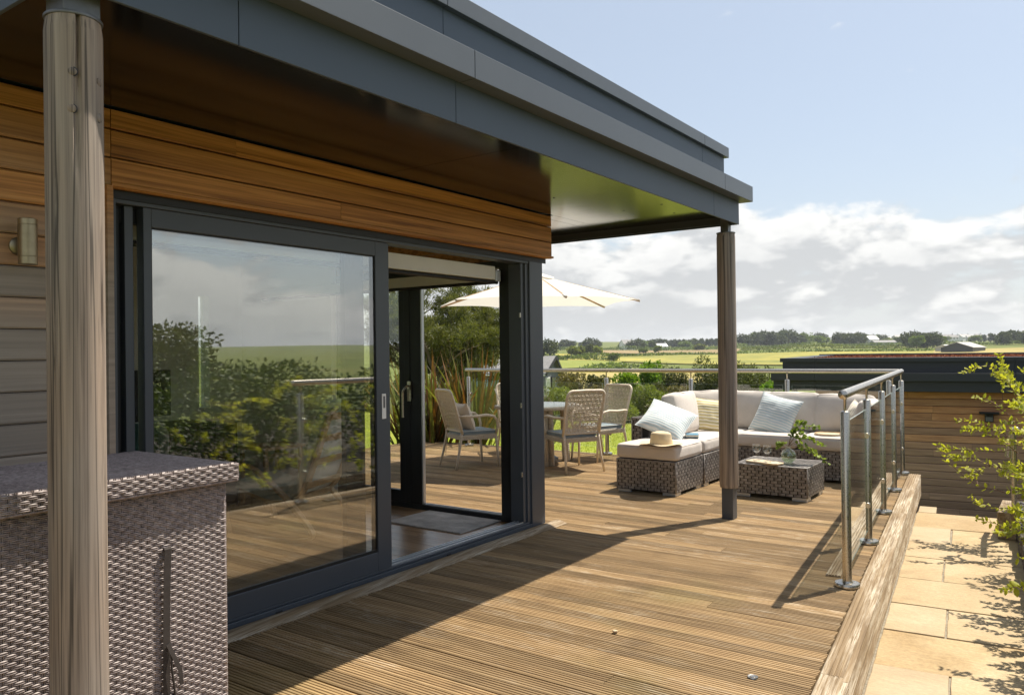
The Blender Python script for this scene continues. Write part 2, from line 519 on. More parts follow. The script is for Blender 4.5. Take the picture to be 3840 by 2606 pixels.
def stripes(name, ca, cb, cc, n, soft=.12):
    t = NT(name)
    x = t.node('ShaderNodeSeparateXYZ', {0: t.node('ShaderNodeTexCoord').outputs['Object']}).outputs[1]
    wob = t.math('MULTIPLY', t.noise(t.pos((3, 3, 3), obj=True), 2.0, 2), .03)
    w = t.math('FRACT', t.math('MULTIPLY', t.math('ADD', x, wob), n))
    tri = t.math('ABSOLUTE', t.math('SUBTRACT', w, .5))
    f = t.ramp(tri, [(.20, 0.0), (.20 + soft, 1.0)])
    w2 = t.math('FRACT', t.math('MULTIPLY', t.math('ADD', x, wob), n / 5.0))
    f2 = t.ramp(t.math('ABSOLUTE', t.math('SUBTRACT', w2, .5)), [(.12, 0.0), (.2, 1.0)])
    c = t.mix(f, t.mix(f2, cc, cb), ca)
    M[name] = t.done(t.bsdf(c, .9, 0, t.bump(tri, .5, .006), Sheen_Weight=.2, Specular_IOR_Level=.2))
stripes('pillow_blue', (.68, .69, .67), (.44, .545, .58), (.50, .58, .60), 36)
stripes('pillow_yellow', (.74, .68, .52), (.60, .49, .23), (.46, .40, .20), 30)
stripes('pillow_ivory', (.74, .68, .56), (.55, .48, .36), (.62, .56, .45), 26)
def make_stone():
    t = NT('sandstone')
    p = t.pos((1, 1, 1), 6.0)
    n = t.noise(p, 1.6, 6, .6, .8)
    c = t.ramp(n, [(.25, (.31, .21, .10)), (.5, (.42, .31, .17)), (.78, (.50, .395, .25))])
    n2 = t.noise(t.pos((1, 4, 1), 6.0), 9, 5, .65, 1.2)
    c = t.mix(.45, c, t.mix(1.0, c, t.ramp(n2, [(.3, .68), (.7, 1.25)]), 'MULTIPLY'))
    n3 = t.noise(p, 60, 3)
    c = t.mix(.4, c, t.mix(1.0, c, t.ramp(n3, [(.35, .75), (.65, 1.2)]), 'MULTIPLY'))
    r = t.rand()
    c = t.mix(t.math('MULTIPLY', r, .4), c, (.40, .34, .26))
    h = t.math('ADD', t.math('MULTIPLY', n2, .7), t.math('MULTIPLY', n3, .3))
    M['sandstone'] = t.done(t.bsdf(c, .8, 0, t.bump(h, .45, .012), Specular_IOR_Level=.3))
make_stone()
flat('mortar', (.27, .23, .17), .95, var=.3, scale=40, bump=.6)
flat('slate_dark', (.040, .042, .045), .6, var=.25, scale=6, bump=.4)
flat('rough_stone', (.085, .075, .065), .9, var=.45, scale=9, bump=.8)
flat('soil', (.045, .033, .024), .95, var=.35, scale=12, bump=.8)
flat('plaster', (.80, .79, .76), .8, var=.04)
flat('ceiling_white', (.82, .81, .79), .8, var=.03)
flat('white_blind', (.70, .69, .66), .6, var=.03)
flat('white_paint', (.75, .75, .73), .5, var=.05)
flat('blue_paint', (.235, .33, .385), .6, var=.08, scale=2)
flat('paper', (.70, .65, .54), .8, var=.06)
flat('ceramic', (.68, .68, .66), .25, var=.03)
flat('book_blue', (.07, .22, .33), .5, var=.4, scale=60)
flat('water', (.5, .56, .45), .1, var=.02)
flat('grey_render', (.42, .41, .39), .8, var=.1)
t = NT('slate_roof')
br = t.node('ShaderNodeTexBrick', {'Vector': t.pos((1, 1, 1)), 'Color1': (.20, .195, .19), 'Color2': (.25, .245, .24), 'Mortar': (.12, .12, .12), 'Scale': 2.2})
M['slate_roof'] = t.done(t.bsdf(t.mix(.3, br.outputs[0], t.ramp(t.noise(t.pos(), 2.0, 4), [(.3, (.16, .155, .15)), (.7, (.30, .29, .28))])), .7))
flat('slate_wall', (.13, .14, .145), .75, var=.2, scale=3)
def ground_mat(name, c1, c2, c3, s1, s2, bump=.3):
    t = NT(name)
    n = t.noise(t.pos(), s1, 5, .6)
    n2 = t.noise(t.pos(), s2, 4, .65)
    f = t.math('ADD', t.math('MULTIPLY', n, .6), t.math('MULTIPLY', n2, .4))
    c = t.ramp(f, [(.32, c1), (.5, c2), (.68, c3)])
    M[name] = t.done(t.bsdf(c, .95, 0, t.bump(n2, bump, .05), Specular_IOR_Level=.1))
ground_mat('countryside', (.075, .095, .025), (.13, .155, .04), (.20, .19, .065), .02, .25)
ground_mat('lawn', (.15, .19, .022), (.24, .275, .040), (.34, .33, .07), .5, 14)
ground_mat('field_mustard', (.12, .15, .045), (.26, .245, .065), (.44, .365, .09), .03, .22)
ground_mat('field_brown', (.21, .155, .075), (.26, .195, .10), (.30, .235, .125), .02, .3)
ground_mat('field_green', (.15, .19, .04), (.21, .235, .055), (.28, .275, .085), .02, .3)
ground_mat('field_dry', (.24, .20, .07), (.33, .27, .10), (.39, .33, .14), .05, .6)
ground_mat('sedum', (.16, .10, .045), (.26, .10, .055), (.33, .17, .09), 1.2, 12)
leafmat('leaf_yellow', (.17, .21, .022), (.42, .42, .06), .5)
leafmat('leaf_hedge', (.022, .046, .012), (.075, .105, .024), .25)
leafmat('leaf_bright', (.085, .17, .018), (.20, .31, .035), .42)
leafmat('leaf_light', (.10, .14, .030), (.23, .26, .065), .38)
leafmat('leaf_olive', (.055, .065, .022), (.14, .14, .050), .3)
leafmat('leaf_dark', (.040, .055, .018), (.11, .125, .038), .28)
leafmat('leaf_pine', (.05, .07, .018), (.21, .22, .06), .35, sc=1.4)
leafmat('leaf_far', (.075, .12, .03), (.18, .235, .06), .35, sc=.06)
leafmat('leaf_far_dark', (.045, .065, .032), (.095, .115, .05), .25, sc=.06)
leafmat('leaf_flax', (.085, .055, .020), (.25, .115, .035), .3, sc=4)
leafmat('leaf_flax_dark', (.035, .030, .014), (.10, .07, .03), .25, sc=4)
leafmat('leaf_flax_green', (.055, .08, .016), (.16, .165, .04), .35, sc=4)
leafmat('leaf_white', (.20, .25, .09), (.55, .55, .36), .3, sc=4)
leafmat('leaf_scrub', (.10, .10, .040), (.24, .20, .085), .3)
leafmat('leaf_eucalyptus', (.13, .21, .045), (.33, .42, .10), .45, sc=4)
leafmat('grass', (.17, .23, .02), (.34, .37, .06), .45, sc=1)
flat('stem', (.16, .085, .045), .7, var=.2)

# ------------------------------------------------------------------ ground and fields
ZT = [(0, -.47), (10, -.45), (12, -.34), (24, -.42), (32, -1.1), (60, -3.2), (120, -5.0), (180, -5.0), (250, -4.1), (400, -.95), (550, .6), (650, 1.3), (800, 3.0), (1100, 8.0), (1500, 15.0), (2500, 13.0), (7000, -60.0)]
_zr = np.array([a for a, b in ZT], float); _zz = np.array([b for a, b in ZT], float)
def ground_z(x, y):
    r = math.hypot(x, y)
    z = float(np.interp(r, _zr, _zz))
    if r > 90:
        a = math.atan2(x, y)
        z += (min(r, 900) / 900) * (2.2 * math.sin(a * 9 + r * .004) + 1.5 * math.sin(a * 23 + 1.3))* .5
    d = math.hypot(x - 0.6, y - 14.0)
    k = min(1, max(0, (8.0 - d) / 3.2))
    k = k * k * (3 - 2 * k)
    return z * (1 - k) + -1.5 * k
def make_ground():
    rs = [0, 2, 4, 5, 6, 7, 8, 8.5, 9, 9.5, 10, 10.5, 11, 11.5, 12, 12.5, 13, 13.5, 14, 15, 16, 17, 18, 20, 22, 25, 28, 32, 38, 46, 60, 80, 100, 120, 150, 180, 210, 250, 300, 350, 400, 470, 550, 650, 720, 800, 950, 1100, 1300, 1500, 1900, 2500, 4000, 7000]
    na = 240
    vs, fs = [], []
    for r in rs:
        for k in range(na):
            a = 2 * math.pi * k / na
            x, y = r * math.sin(a), r * math.cos(a)
            vs.append((x, y, ground_z(x, y)))
    for i in range(len(rs) - 1):
        for k in range(na):
            k2 = (k + 1) % na
            fs.append((i * na + k, (i + 1) * na + k, (i + 1) * na + k2, i * na + k2))
    me = mesh_np('ground', vs, fs, M['countryside'], True)
    o = link('ground', me)
    tag(o, kind='structure')
make_ground()
def px_az(px):
    return YAW - math.atan((px - 1920) / 2957.93)            # angle to the left of +Y
def drape(name, mat, corners, lift, n=18):
    """a field: four corners as (pixel column, distance), laid on the ground"""
    (p0, d0), (p1, d1), (p2, d2), (p3, d3) = corners
    vs, fs = [], []
    for j in range(n + 1):
        for i in range(n + 1):
            u, v = i / n, j / n
            a = (px_az(p0) * (1 - u) + px_az(p1) * u) * (1 - v) + (px_az(p3) * (1 - u) + px_az(p2) * u) * v
            d = (d0 * (1 - u) + d1 * u) * (1 - v) + (d3 * (1 - u) + d2 * u) * v
            x, y = -d * math.sin(a), d * math.cos(a)
            vs.append((x, y, ground_z(x, y) + lift))
    for j in range(n):
        for i in range(n):
            k = j * (n + 1) + i
            fs.append((k, k + 1, k + n + 2, k + n + 1))
    o = link(name, mesh_np(name, vs, fs, M[mat], True))
    return tag(o, kind='structure')
drape('lawn', 'lawn', [(900, 10.8), (3060, 10.6), (3060, 30), (700, 26)], .03, 40)
drape('field', 'field_mustard', [(2130, 300), (3500, 225), (3500, 395), (2080, 395)], .35)
drape('field', 'field_brown', [(2235, 425), (2760, 425), (2780, 640), (2215, 640)], .35)
drape('field', 'field_green', [(1900, 215), (2330, 238), (2330, 292), (1900, 310)], .30)
drape('field', 'field_dry', [(1900, 95), (2700, 95), (2700, 205), (1900, 205)], .30)
drape('field', 'field_green', [(1900, 330), (2140, 310), (2140, 395), (1900, 420)], .30)
drape('field', 'field_green', [(3050, 520), (3480, 520), (3480, 600), (3050, 600)], .30)
drape('field', 'field_green', [(3480, 560), (3900, 560), (3900, 680), (3480, 680)], .30)
drape('field', 'field_dry', [(3500, 300), (3950, 300), (3950, 420), (3500, 420)], .30)

# ------------------------------------------------------------------ deck
K0 = Vector((-0.791, 3.538, 0)); KD = Vector((-0.0959, 0.9954, 0)).normalized(); KN = Vector((KD.y, -KD.x, 0))   # kerb outer edge, its direction, outward
def kerb_x(y, inset=0.0):
    return K0.x + (y - K0.y) * KD.x / KD.y - inset
BW, PITCHB = .0925, .1035
def board_mesh():
    n, gw, gd, th = 5, .0062, .0036, .026
    prof = []
    step = BW / n
    for k in range(n):
        y0 = -BW / 2 + k * step
        prof += [(y0 + gw * .5, -gd if k else -.002), (y0 + gw * .85, 0), (y0 + step - gw * .5 - .0012, 0), (y0 + step - .0012, -gd if k < n - 1 else -.002)]
    prof = [(-BW / 2, -th), (-BW / 2, -.004)] + prof + [(BW / 2, -.004), (BW / 2, -th)]
    N = len(prof)
    vs = [(-.5, y, z) for y, z in prof] + [(.5, y, z) for y, z in prof]
    fs = [(i, i + 1, N + i + 1, N + i) for i in range(N - 1)] + [(N - 1, 0, N, 2 * N - 1), tuple(range(N - 1, -1, -1)), tuple(range(N, 2 * N))]
    me = bpy.data.meshes.new('deck_board')
    me.from_pydata(vs, [], fs)
    me.materials.append(M['deck'])
    me.update()
    return me
deck = thing('deck', None, None, (-3, 5, 0), kind='structure')
bm_ = board_mesh()
WALL_X, HOUSE_END = -3.36, 5.145
rng = random.Random(3)
DECK_LEFT = -8.2
y = -0.6
while y < 9.02:
    yc = y + PITCHB / 2
    x1 = kerb_x(yc) - .098 if yc < 4.86 else kerb_x(yc) - .098
    x0 = -3.255 if yc < 5.21 else DECK_LEFT
    cuts = [x0]
    L = x1 - x0
    if L > 3.6:
        c = x0 + rng.uniform(1.5, 3.4)
        while c < x1 - 1.0:
            cuts.append(c); c += 3.6
    elif rng.random() < .12:
        cuts.append(x0 + rng.uniform(.7, L - .5))
    cuts.append(x1)
    for a, b in zip(cuts, cuts[1:]):
        o = link('board', bm_, deck, ((a + b) / 2, yc, rng.uniform(-.0012, .0012)))
        o.scale = (b - a - .003, 1, 1)
    y += PITCHB
MB().prism([(DECK_LEFT, 9.0), (DECK_LEFT, 5.2), (-3.3, 5.2), (-3.3, -.6), (kerb_x(-.6, .10), -.6), (kerb_x(9.0, .10), 9.0)], -.40, -.034).build('subframe', M['black'], deck)
# edge boards of the deck, grooved on top and on the face
def border_board(y0, y1, ins0, ins1, z0, z1, name, ngroove=5, side=False):
    mb = MB()
    w = ins1 - ins0
    prof = [(0, z0), (0, z1 - .004), (.004, z1)]
    st = w / ngroove
    for k in range(1, ngroove):
        prof += [(k * st - .0035, z1), (k * st - .0015, z1 - .0045), (k * st + .0015, z1 - .0045), (k * st + .0035, z1)]
    prof += [(w - .004, z1), (w, z1 - .004), (w, z0)]
    A = Vector((kerb_x(y0), y0, 0)); B = Vector((kerb_x(y1), y1, 0))
    N = len(prof)
    vs = [A - KN * (ins0 + u) + V3(0, 0, z) for u, z in prof] + [B - KN * (ins0 + u) + V3(0, 0, z) for u, z in prof]
    fs = [(i, i + 1, N + i + 1, N + i) for i in range(N - 1)] + [(N - 1, 0, N, 2 * N - 1), tuple(range(N)), tuple(range(2 * N - 1, N - 1, -1))]
    mb.add(vs, [f[::-1] for f in fs])
    return mb.build(name, M['border'], deck)
for a, b in ((-.6, 1.55), (1.553, 3.40), (3.403, 7.05), (7.053, 9.24)):
    border_board(a, b, 0.0, .092, -.03, .004, 'edge_board')
for a, b in ((4.90, 7.3), (7.303, 9.24)):
    border_board(a, b, .205, .288, .001, .012, 'edge_board')
def face_board(y0, y1, z0, z1, off=0.0):
    mb = MB()
    n = 9
    st = (z1 - z0) / n
    prof = [(-.024, z0), (0, z0)]
    for k in range(1, n):
        zk = z0 + k * st
        prof += [(0, zk - .003), (-.004, zk - .001), (-.004, zk + .001), (0, zk + .003)]
    prof += [(0, z1), (-.024, z1)]
    A = Vector((kerb_x(y0), y0, 0)); B = Vector((kerb_x(y1), y1, 0))
    N = len(prof)
    vs = [A + KN * (u + .022) + V3(0, 0, z) for u, z in prof] + [B + KN * (u + .022) + V3(0, 0, z) for u, z in prof]
    fs = [(i, i + 1, N + i + 1, N + i) for i in range(N - 1)] + [(N - 1, 0, N, 2 * N - 1), tuple(range(N)), tuple(range(2 * N - 1, N - 1, -1))]
    mb.add(vs, fs)
    return mb.build('face_board', M['border'], deck)
for a, b in ((-.6, 3.36), (3.363, 7.02), (7.023, 9.24)):
    face_board(a, b, -.098, .001)
for a, b in ((-.6, 1.9), (1.903, 5.5), (5.503, 9.24)):
    face_board(a, b, -.214, -.101)
MB().box(DECK_LEFT, kerb_x(9.2), 9.03, 9.055, -.36, .003).build('face_board', M['border'], deck)
MB().box(DECK_LEFT, kerb_x(9.1) - .29, 9.057, 9.075, -.36, -.15).build('face_board', M['border'], deck)
# rounded timber strip at the door threshold
th = MB()
th.grid(1, 8, lambda u, v: (-3.352 + .118 * v, -.6 + 5.86 * u, .003 + .019 * math.sin(math.pi * min(1, .25 + v * .75))))
th.box(-3.352, -3.237, -.6, 5.26, -.02, .003)
th.build('threshold_strip', M['border'], deck)
# recessed light disc in the deck and a snail shell
MB().lathe([(0.0, .006), (.011, .006), (.012, .004), (.017, .004), (.0185, .005), (.021, .005), (.0225, .0012)], 24, (-1.088, 3.208, 0)).build('deck_light', M['steel'], deck, smooth=True)
sn = MB()
pts = []
for k in range(40):
    a = k * .42
    r = .0085 * (1 - k / 44)
    pts.append(((-1.798 + r * math.cos(a)), 3.346 + r * math.sin(a), .009 + .006 * k / 40))
sn.tube(pts, [.0062 * (1 - k / 46) for k in range(40)], 6)
o = sn.build('snail_shell', M['pale_wood'], None, smooth='all', loc=(-1.798, 3.346, 0))
tag(o, 'tiny pale snail shell lying on the sunlit deck boards', 'shell')

# ------------------------------------------------------------------ sandstone path
paving = thing('paving', None, None, (-.6, 5, -.22), kind='structure')
ZP = -.22
def pv(s, w):
    """s along the kerb (as world y), w metres out from the kerb face"""
    b = Vector((kerb_x(s), s, 0)) + KN * (.024 + w)
    return (b.x, b.y)
rows = [(0.2, .9), (.9, 1.55), (1.55, 2.2), (2.2, 2.78), (2.78, 3.5), (3.5, 4.23), (4.23, 4.78), (4.78, 5.30), (5.30, 5.91), (5.91, 6.53), (6.53, 7.05), (7.05, 7.65), (7.65, 8.32)]
rng = random.Random(11)
cutw = {5: (.34,), 6: (), 7: (.31,), 8: (), 9: (.27,), 10: (), 11: (.30,), 12: (), 4: (.55,), 3: (), 2: (.3,), 1: (), 0: (.4,)}
RW = .88
for i, (a, b) in enumerate(rows):
    ws = [0.0] + list(cutw.get(i, ())) + [RW]
    for w0, w1 in zip(ws, ws[1:]):
        g = .0055
        j = lambda: rng.uniform(-.004, .004)
        z = ZP + rng.uniform(-.003, .003)
        pts = []
        P0, P1, P2, P3 = pv(a + g + j(), w0 + g), pv(a + g + j(), w1 - g), pv(b - g + j(), w1 - g), pv(b - g + j(), w0 + g)
        for A, B in ((P0, P1), (P1, P2), (P2, P3), (P3, P0)):
            for k in range(6):
                t_ = k / 6
                w_ = 0 if k == 0 else rng.uniform(-.0028, .0028)
                pts.append((A[0] + (B[0] - A[0]) * t_ + w_, A[1] + (B[1] - A[1]) * t_ + w_))
        MB().prism(pts, ZP - .05, z).build('slab', M['sandstone'], paving, bevel=.004)
pts = [pv(8.33, .012), pv(8.33, .16), pv(8.64, .16), pv(8.64, .012)]
MB().prism(pts, ZP - .05, ZP).build('slab', M['sandstone'], paving, bevel=.004)
MB().prism([pv(.2, -.03), pv(.2, RW + .3), pv(8.31, RW + .3), pv(8.31, -.03)], ZP - .25, ZP - .011).build('bedding', M['mortar'], paving)
# dark slate steps going down to the lower yard
for k in range(5):
    s0 = 8.34 + .42 * k
    MB().prism([pv(s0, .17 if k == 0 else -.02), pv(s0, RW + .2), pv(s0 + .45, RW + .2), pv(s0 + .45, .17 if k == 0 else -.02)], -1.6, ZP - .16 * (k + 1)).build('step', M['slate_dark'], paving, bevel=.006)

# ------------------------------------------------------------------ house
house = thing('house', 'timber clad house with dark grey flat roof canopy and sliding glass doors', 'house', (-5.5, 2.2, 0))
CX = -3.30                                                   # face of the cladding
def clad_board_mesh(name, mat):
    # unit length along Y, height .119 in Z, face towards +X, lapped lower edge
    h = .1185
    prof = [(-.022, 0), (-.004, 0), (0, .006), (0, h - .009), (-.008, h - .002), (-.022, h - .002)]
    N = len(prof)
    vs = [(x, -.5, z) for x, z in prof] + [(x, .5, z) for x, z in prof]
    fs = [(i, (i + 1) % N, N + (i + 1) % N, N + i) for i in range(N)] + [tuple(range(N - 1, -1, -1)), tuple(range(N, 2 * N))]
    me = bpy.data.meshes.new(name)
    me.from_pydata(vs, [], [f[::-1] for f in fs])
    me.materials.append(mat)
    me.update()
    return me
cb = clad_board_mesh('cladding_board', M['cedar'])
wallp = MB().box(-3.50, CX - .024, -3.2, 1.722, -.02, 2.40).build('wall', M['black'], house)
rng = random.Random(5)
def board_run(parent, y0, y1, z, hs=1.0, cuts=()):
    ys = [y0] + list(cuts) + [y1]
    for a, b in zip(ys, ys[1:]):
        o = link('board', cb, parent, (CX + rng.uniform(-.001, .001), (a + b) / 2, z))
        o.scale = (1, b - a - .002, hs)
zc = [2.07 + .122 * k for k in range(-17, 1)]
for z in zc[:-1]:
    if z > -.02:
        board_run(wallp, -3.2, 1.735, z, 1.02, (rng.uniform(-1.5, .9),))
band = MB().box(-3.50, CX - .024, 1.722, 5.165, 2.072, 2.40).build('wall', M['black'], house)
board_run(wallp, -3.2, 1.735, 2.07, 1.02, (-.4,)); board_run(wallp, -3.2, 1.735, 2.192, 1.02); board_run(wallp, -3.2, 1.735, 2.314, .70)
board_run(band, 1.737, 5.19, 2.084, .90, (3.02,)); board_run(band, 1.737, 5.19, 2.194, .98); board_run(band, 1.737, 5.19, 2.314, .70, (2.35,))
# ribbed drip edge under the band and the return boards on the end wall
dr = MB()
for k in range(4):
    dr.box(CX - .010 - .0155 * (k + 1), CX - .010 - .0155 * k - .003, 1.737, 5.208, 2.066 + .001 * k, 2.081)
dr.box(CX - .012, CX + .006, 1.737, 5.21, 2.0685, 2.0835)
dr.build('drip_edge', M['cedar'], band)
MB().box(CX - .062, CX - .056, 1.737, 5.19, 2.03, 2.078).build('drip_edge', M['frame_dark'], band)
for z, h in ((2.084, .105), (2.194, .115), (2.314, .085)):
    MB().box(-8.4, CX - .001, 5.167, 5.19, z, z + h).build('board', M['cedar'], band, bevel=.003)
MB().box(-3.365, -3.28, 1.708, 1.734, 0.0, 2.066).build('jamb_board', M['cedar'], house)

# main body of the house behind the front room
MB().box(-8.6, -3.51, -3.2, -3.0, -.3, 2.40).build('wall', M['plaster'], house)
rw = MB()
SLY0, SLY1 = 4.50, 4.62
rw.box(-7.10, -6.95, 3.3, SLY0, 0, 2.38).box(-7.10, -6.95, -3.0, -2.6, 0, 2.38).box(-7.10, -6.95, -2.6, 3.3, 0, .25).box(-7.10, -6.95, -2.6, 3.3, 2.2, 2.38).box(-7.10, -6.95, SLY1, 5.15, 0, 2.38).box(-7.10, -6.95, SLY0, SLY1, 0, .83).box(-7.10, -6.95, SLY0, SLY1, 1.93, 2.38)
rw.build('back_wall', M['plaster'], house)
for k in range(4):  # unseen wide glazing, added to the back wall to brighten the dark room
    MB().box(-7.05, -7.04, -2.6 + 1.475 * k, -2.62 + 1.475 * (k + 1), .25, 2.2).build('added_pane', M['window_glass'], house)
MB().box(-7.05, -7.04, SLY0, SLY1, .83, 1.93).build('slot_window', M['window_glass'], house)
MB().box(-6.95, -3.50, -3.0, -2.9, 0, 2.38).build('side_wall', M['plaster'], house)
MB().box(-3.505, -3.49, -2.9, 1.70, 0, 2.38).build('inner_wall', M['plaster'], house)
fl = MB().box(-7.1, -3.42, -3.0, 5.18, -.12, -.006).build('floor', M['black'], house)
fy = -2.9
rng = random.Random(8)
while fy < 5.10:
    y1 = min(fy + .16, 5.11)
    cuts = [-6.95] + sorted(rng.uniform(-6.5, -3.9) for _ in range(2)) + [-3.505]
    for a, b in zip(cuts, cuts[1:]):
        if fy > .6:
            MB().box(a + .001, b - .001, fy + .001, y1 - .001, -.005, .004 + rng.uniform(-.0004, .0004)).build('floorboard', M['floor_wood'], fl)
    if fy <= .6 and fy + .16 > .6:
        MB().box(-6.95, -3.505, -2.9, y1 - .001, -.005, .0035).build('floorboard', M['floor_wood'], fl)
    fy += .16
MB().box(-7.1, -3.45, -3.0, 5.15, 2.381, 2.399).build('ceiling', M['ceiling_white'], house)

# ---- roof
FX, FY, NY = -2.145, 6.148, .985                              # fascia face, far end, near end of the canopy
roof = MB().box(-8.8, FX - .012, NY + .012, FY - .012, 2.412, 2.60).build('roof', M['anthracite_wall'], house)
MB().box(-8.8, -3.28, -3.4, NY + .010, 2.412, 2.60).build('roof', M['anthracite_wall'], house)
def panels(name, mat, runs, x0, x1, z0, z1, parent, bev=.002):
    for a, b in zip(runs, runs[1:]):
        MB().box(x0, x1, a + .0015, b - .0015, z0, z1).build(name, mat, parent, bevel=bev)
J = [NY, 1.542, 2.624, 5.612, FY]
panels('fascia_panel', M['anthracite_wall'], J, FX - .012, FX, 2.33, 2.575, roof)
J2 = [NY - .085, 2.651, 5.62, FY + .085]
panels('gutter_panel', M['anthracite'], J2, FX - .05, FX + .085, 2.512, 2.633, roof)
J3 = [NY + .08, 2.646, 5.612, FY - .085]
panels('parapet_panel', M['anthracite_wall'], J3, FX - .125, FX - .085, 2.6345, 2.866, roof)
J4 = [NY + .05, 2.644, 5.593, FY - .052]
panels('coping_panel', M['anthracite'], J4, FX - .35, FX - .056, 2.857, 2.936, roof)
# far end
for a, b in ((-8.8, -5.2), (-5.2, -2.157)):
    MB().box(a, b - .003, FY - .012, FY, 2.33, 2.575).build('fascia_panel', M['anthracite_wall'], roof, bevel=.002)
    MB().box(a, b - .041, FY - .04, FY + .085, 2.512, 2.633).build('gutter_panel', M['anthracite'], roof, bevel=.002)
    MB().box(a, b - .115, FY - .125, FY - .085, 2.6345, 2.866).build('parapet_panel', M['anthracite_wall'], roof, bevel=.002)
    MB().box(a, b - .341, FY - .35, FY - .052, 2.857, 2.936).build('coping_panel', M['anthracite'], roof, bevel=.002)
# near end
MB().box(-3.28, FX - .013, NY, NY + .012, 2.33, 2.575).build('fascia_panel', M['anthracite_wall'], roof, bevel=.002)
MB().box(-3.28, FX - .052, NY - .085, NY + .04, 2.512, 2.633).build('gutter_panel', M['anthracite'], roof, bevel=.002)
MB().box(-8.7, FX - .13, NY + .10, FY - .13, 2.6005, 2.80).build('roof_deck', M['slate_dark'], roof)
# lip round the soffit and the soffit boards
MB().box(-8.8, FX - .0125, FY - .030, FY - .0125, 2.345, 2.40).build('soffit_trim', M['anthracite_frame'], roof)
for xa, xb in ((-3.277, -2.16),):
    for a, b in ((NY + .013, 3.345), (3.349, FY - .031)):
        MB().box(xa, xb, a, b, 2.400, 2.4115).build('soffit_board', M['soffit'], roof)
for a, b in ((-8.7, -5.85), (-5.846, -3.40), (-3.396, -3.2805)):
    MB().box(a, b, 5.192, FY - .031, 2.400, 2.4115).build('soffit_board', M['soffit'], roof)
for px_, py_ in ((-2.75, 5.35), (-2.5, 5.7), (-2.9, 4.6), (-3.0, 5.75), (-2.42, 5.3)):
    MB().lathe([(.009, 2.3985), (.009, 2.4005)], 10, (px_, py_, 0)).build('fixing', M['black'], roof)

# ---- sliding doors: frame of the opening
fr = MB()
fr.box(-3.475, -3.36, 1.736, 1.788, 0.0, 2.067)                      # left jamb
fr.box(-3.475, -3.352, 1.746, 1.760, .055, 2.01)
fr.box(-3.475, -3.358, 1.788, 4.966, 2.038, 2.069)                    # head, stepped
fr.box(-3.475, -3.366, 1.788, 4.966, 2.012, 2.0375)
fr.box(-3.475, -3.360, 1.788, 4.966, .0015, .040)                     # sill, stepped
fr.box(-3.475, -3.372, 1.788, 4.966, .0405, .056)
fr.build('door_frame', M['anthracite_frame'], house, bevel=.003)
MB().box(-3.505, -3.359, 4.966, 5.145, .0015, 2.069).build('corner_post', M['anthracite_frame'], house, bevel=.004)
MB().box(-3.500, -3.372, 4.925, 4.965, .057, 2.011).box(-3.500, -3.385, 4.885, 4.9245, .057, 2.011).build('door_frame', M['anthracite_frame'], house, bevel=.003)
MB().box(-3.70, -3.508, 5.035, 5.146, .0015, 2.069).build('corner_post', M['frame_dark'], house, bevel=.003)
tr = MB()
for x0, x1, z in ((-3.400, -3.388, .064), (-3.440, -3.428, .064), (-3.470, -3.462, .062)):
    tr.box(x0, x1, 3.0, 4.885, .0565, z)
tr.build('track', M['white_metal'], house)
for z in (1.62, .94, .42):
    MB().obox((-3.392, 4.880, z), (.006, 0, 0), (0, .006, 0), (0, 0, .018)).build('striker', M['steel'], house, bevel=.002)
for yk, r in ((2.62, .012), (3.98, .010)):
    MB().box(-3.3612, -3.3575, yk - .022, yk + .022, .008, .024).build('drain_cover', M['frame_dark'], house, bevel=.002)
# left standing strip inside the gap
MB().box(-3.475, -3.40, 1.845, 1.885, .057, 2.0115).build('inner_stile', M['anthracite_frame'], house, bevel=.002)
# ---- the open sash
sash = MB()
SY0, SY1, SZ0, SZ1 = 1.913, 3.457, .058, 2.0105
GX0, GX1 = -3.425, -3.366
sash.box(GX0, GX1, SY0, 1.951, SZ0, SZ1)
sash.box(GX0, GX1, 3.345, SY1, SZ0, SZ1)
sash.box(GX0, GX1 - .0005, 1.951, 3.345, 1.925, SZ1)
sash.box(GX0, GX1 - .0005, 1.951, 3.345, SZ0, .170)
sd_o = sash.build('sliding_door', M['anthracite_frame'], house, bevel=.003)
gk = MB()
gk.box(-3.39, -3.3735, 1.951, 1.957, .170, 1.925).box(-3.39, -3.3735, 3.339, 3.345, .170, 1.925).box(-3.39, -3.3735, 1.957, 3.339, 1.918, 1.925).box(-3.39, -3.3735, 1.957, 3.339, .170, .186)
gk.build('gasket', M['black'], sd_o)
MB().box(-3.392, -3.378, 1.957, 3.339, .186, 1.918).build('pane', M['door_glass'], sd_o)
hm = MB()
hm.box(-3.366, -3.3615, 3.385, 3.419, .955, 1.105)
hm.build('handle', M['white_paint'], sd_o, bevel=.006)
MB().box(-3.3614, -3.3608, 3.394, 3.410, 1.02, 1.09).build('handle', M['galvanised'], sd_o, bevel=.003)
# second leaf slid behind the first
s2 = MB()
s2.box(-3.472, -3.43, 3.16, 3.31, .058, 2.010).box(-3.472, -3.43, 1.80, 1.84, .058, 2.010).box(-3.472, -3.43, 1.84, 3.16, 1.94, 2.010).box(-3.472, -3.43, 1.84, 3.16, .058, .15)
s2o = s2.build('sliding_door', M['frame_dark'], house, bevel=.003)
MB().box(-3.455, -3.447, 1.84, 3.16, .15, 1.94).build('pane', M['thin_glass'], s2o)

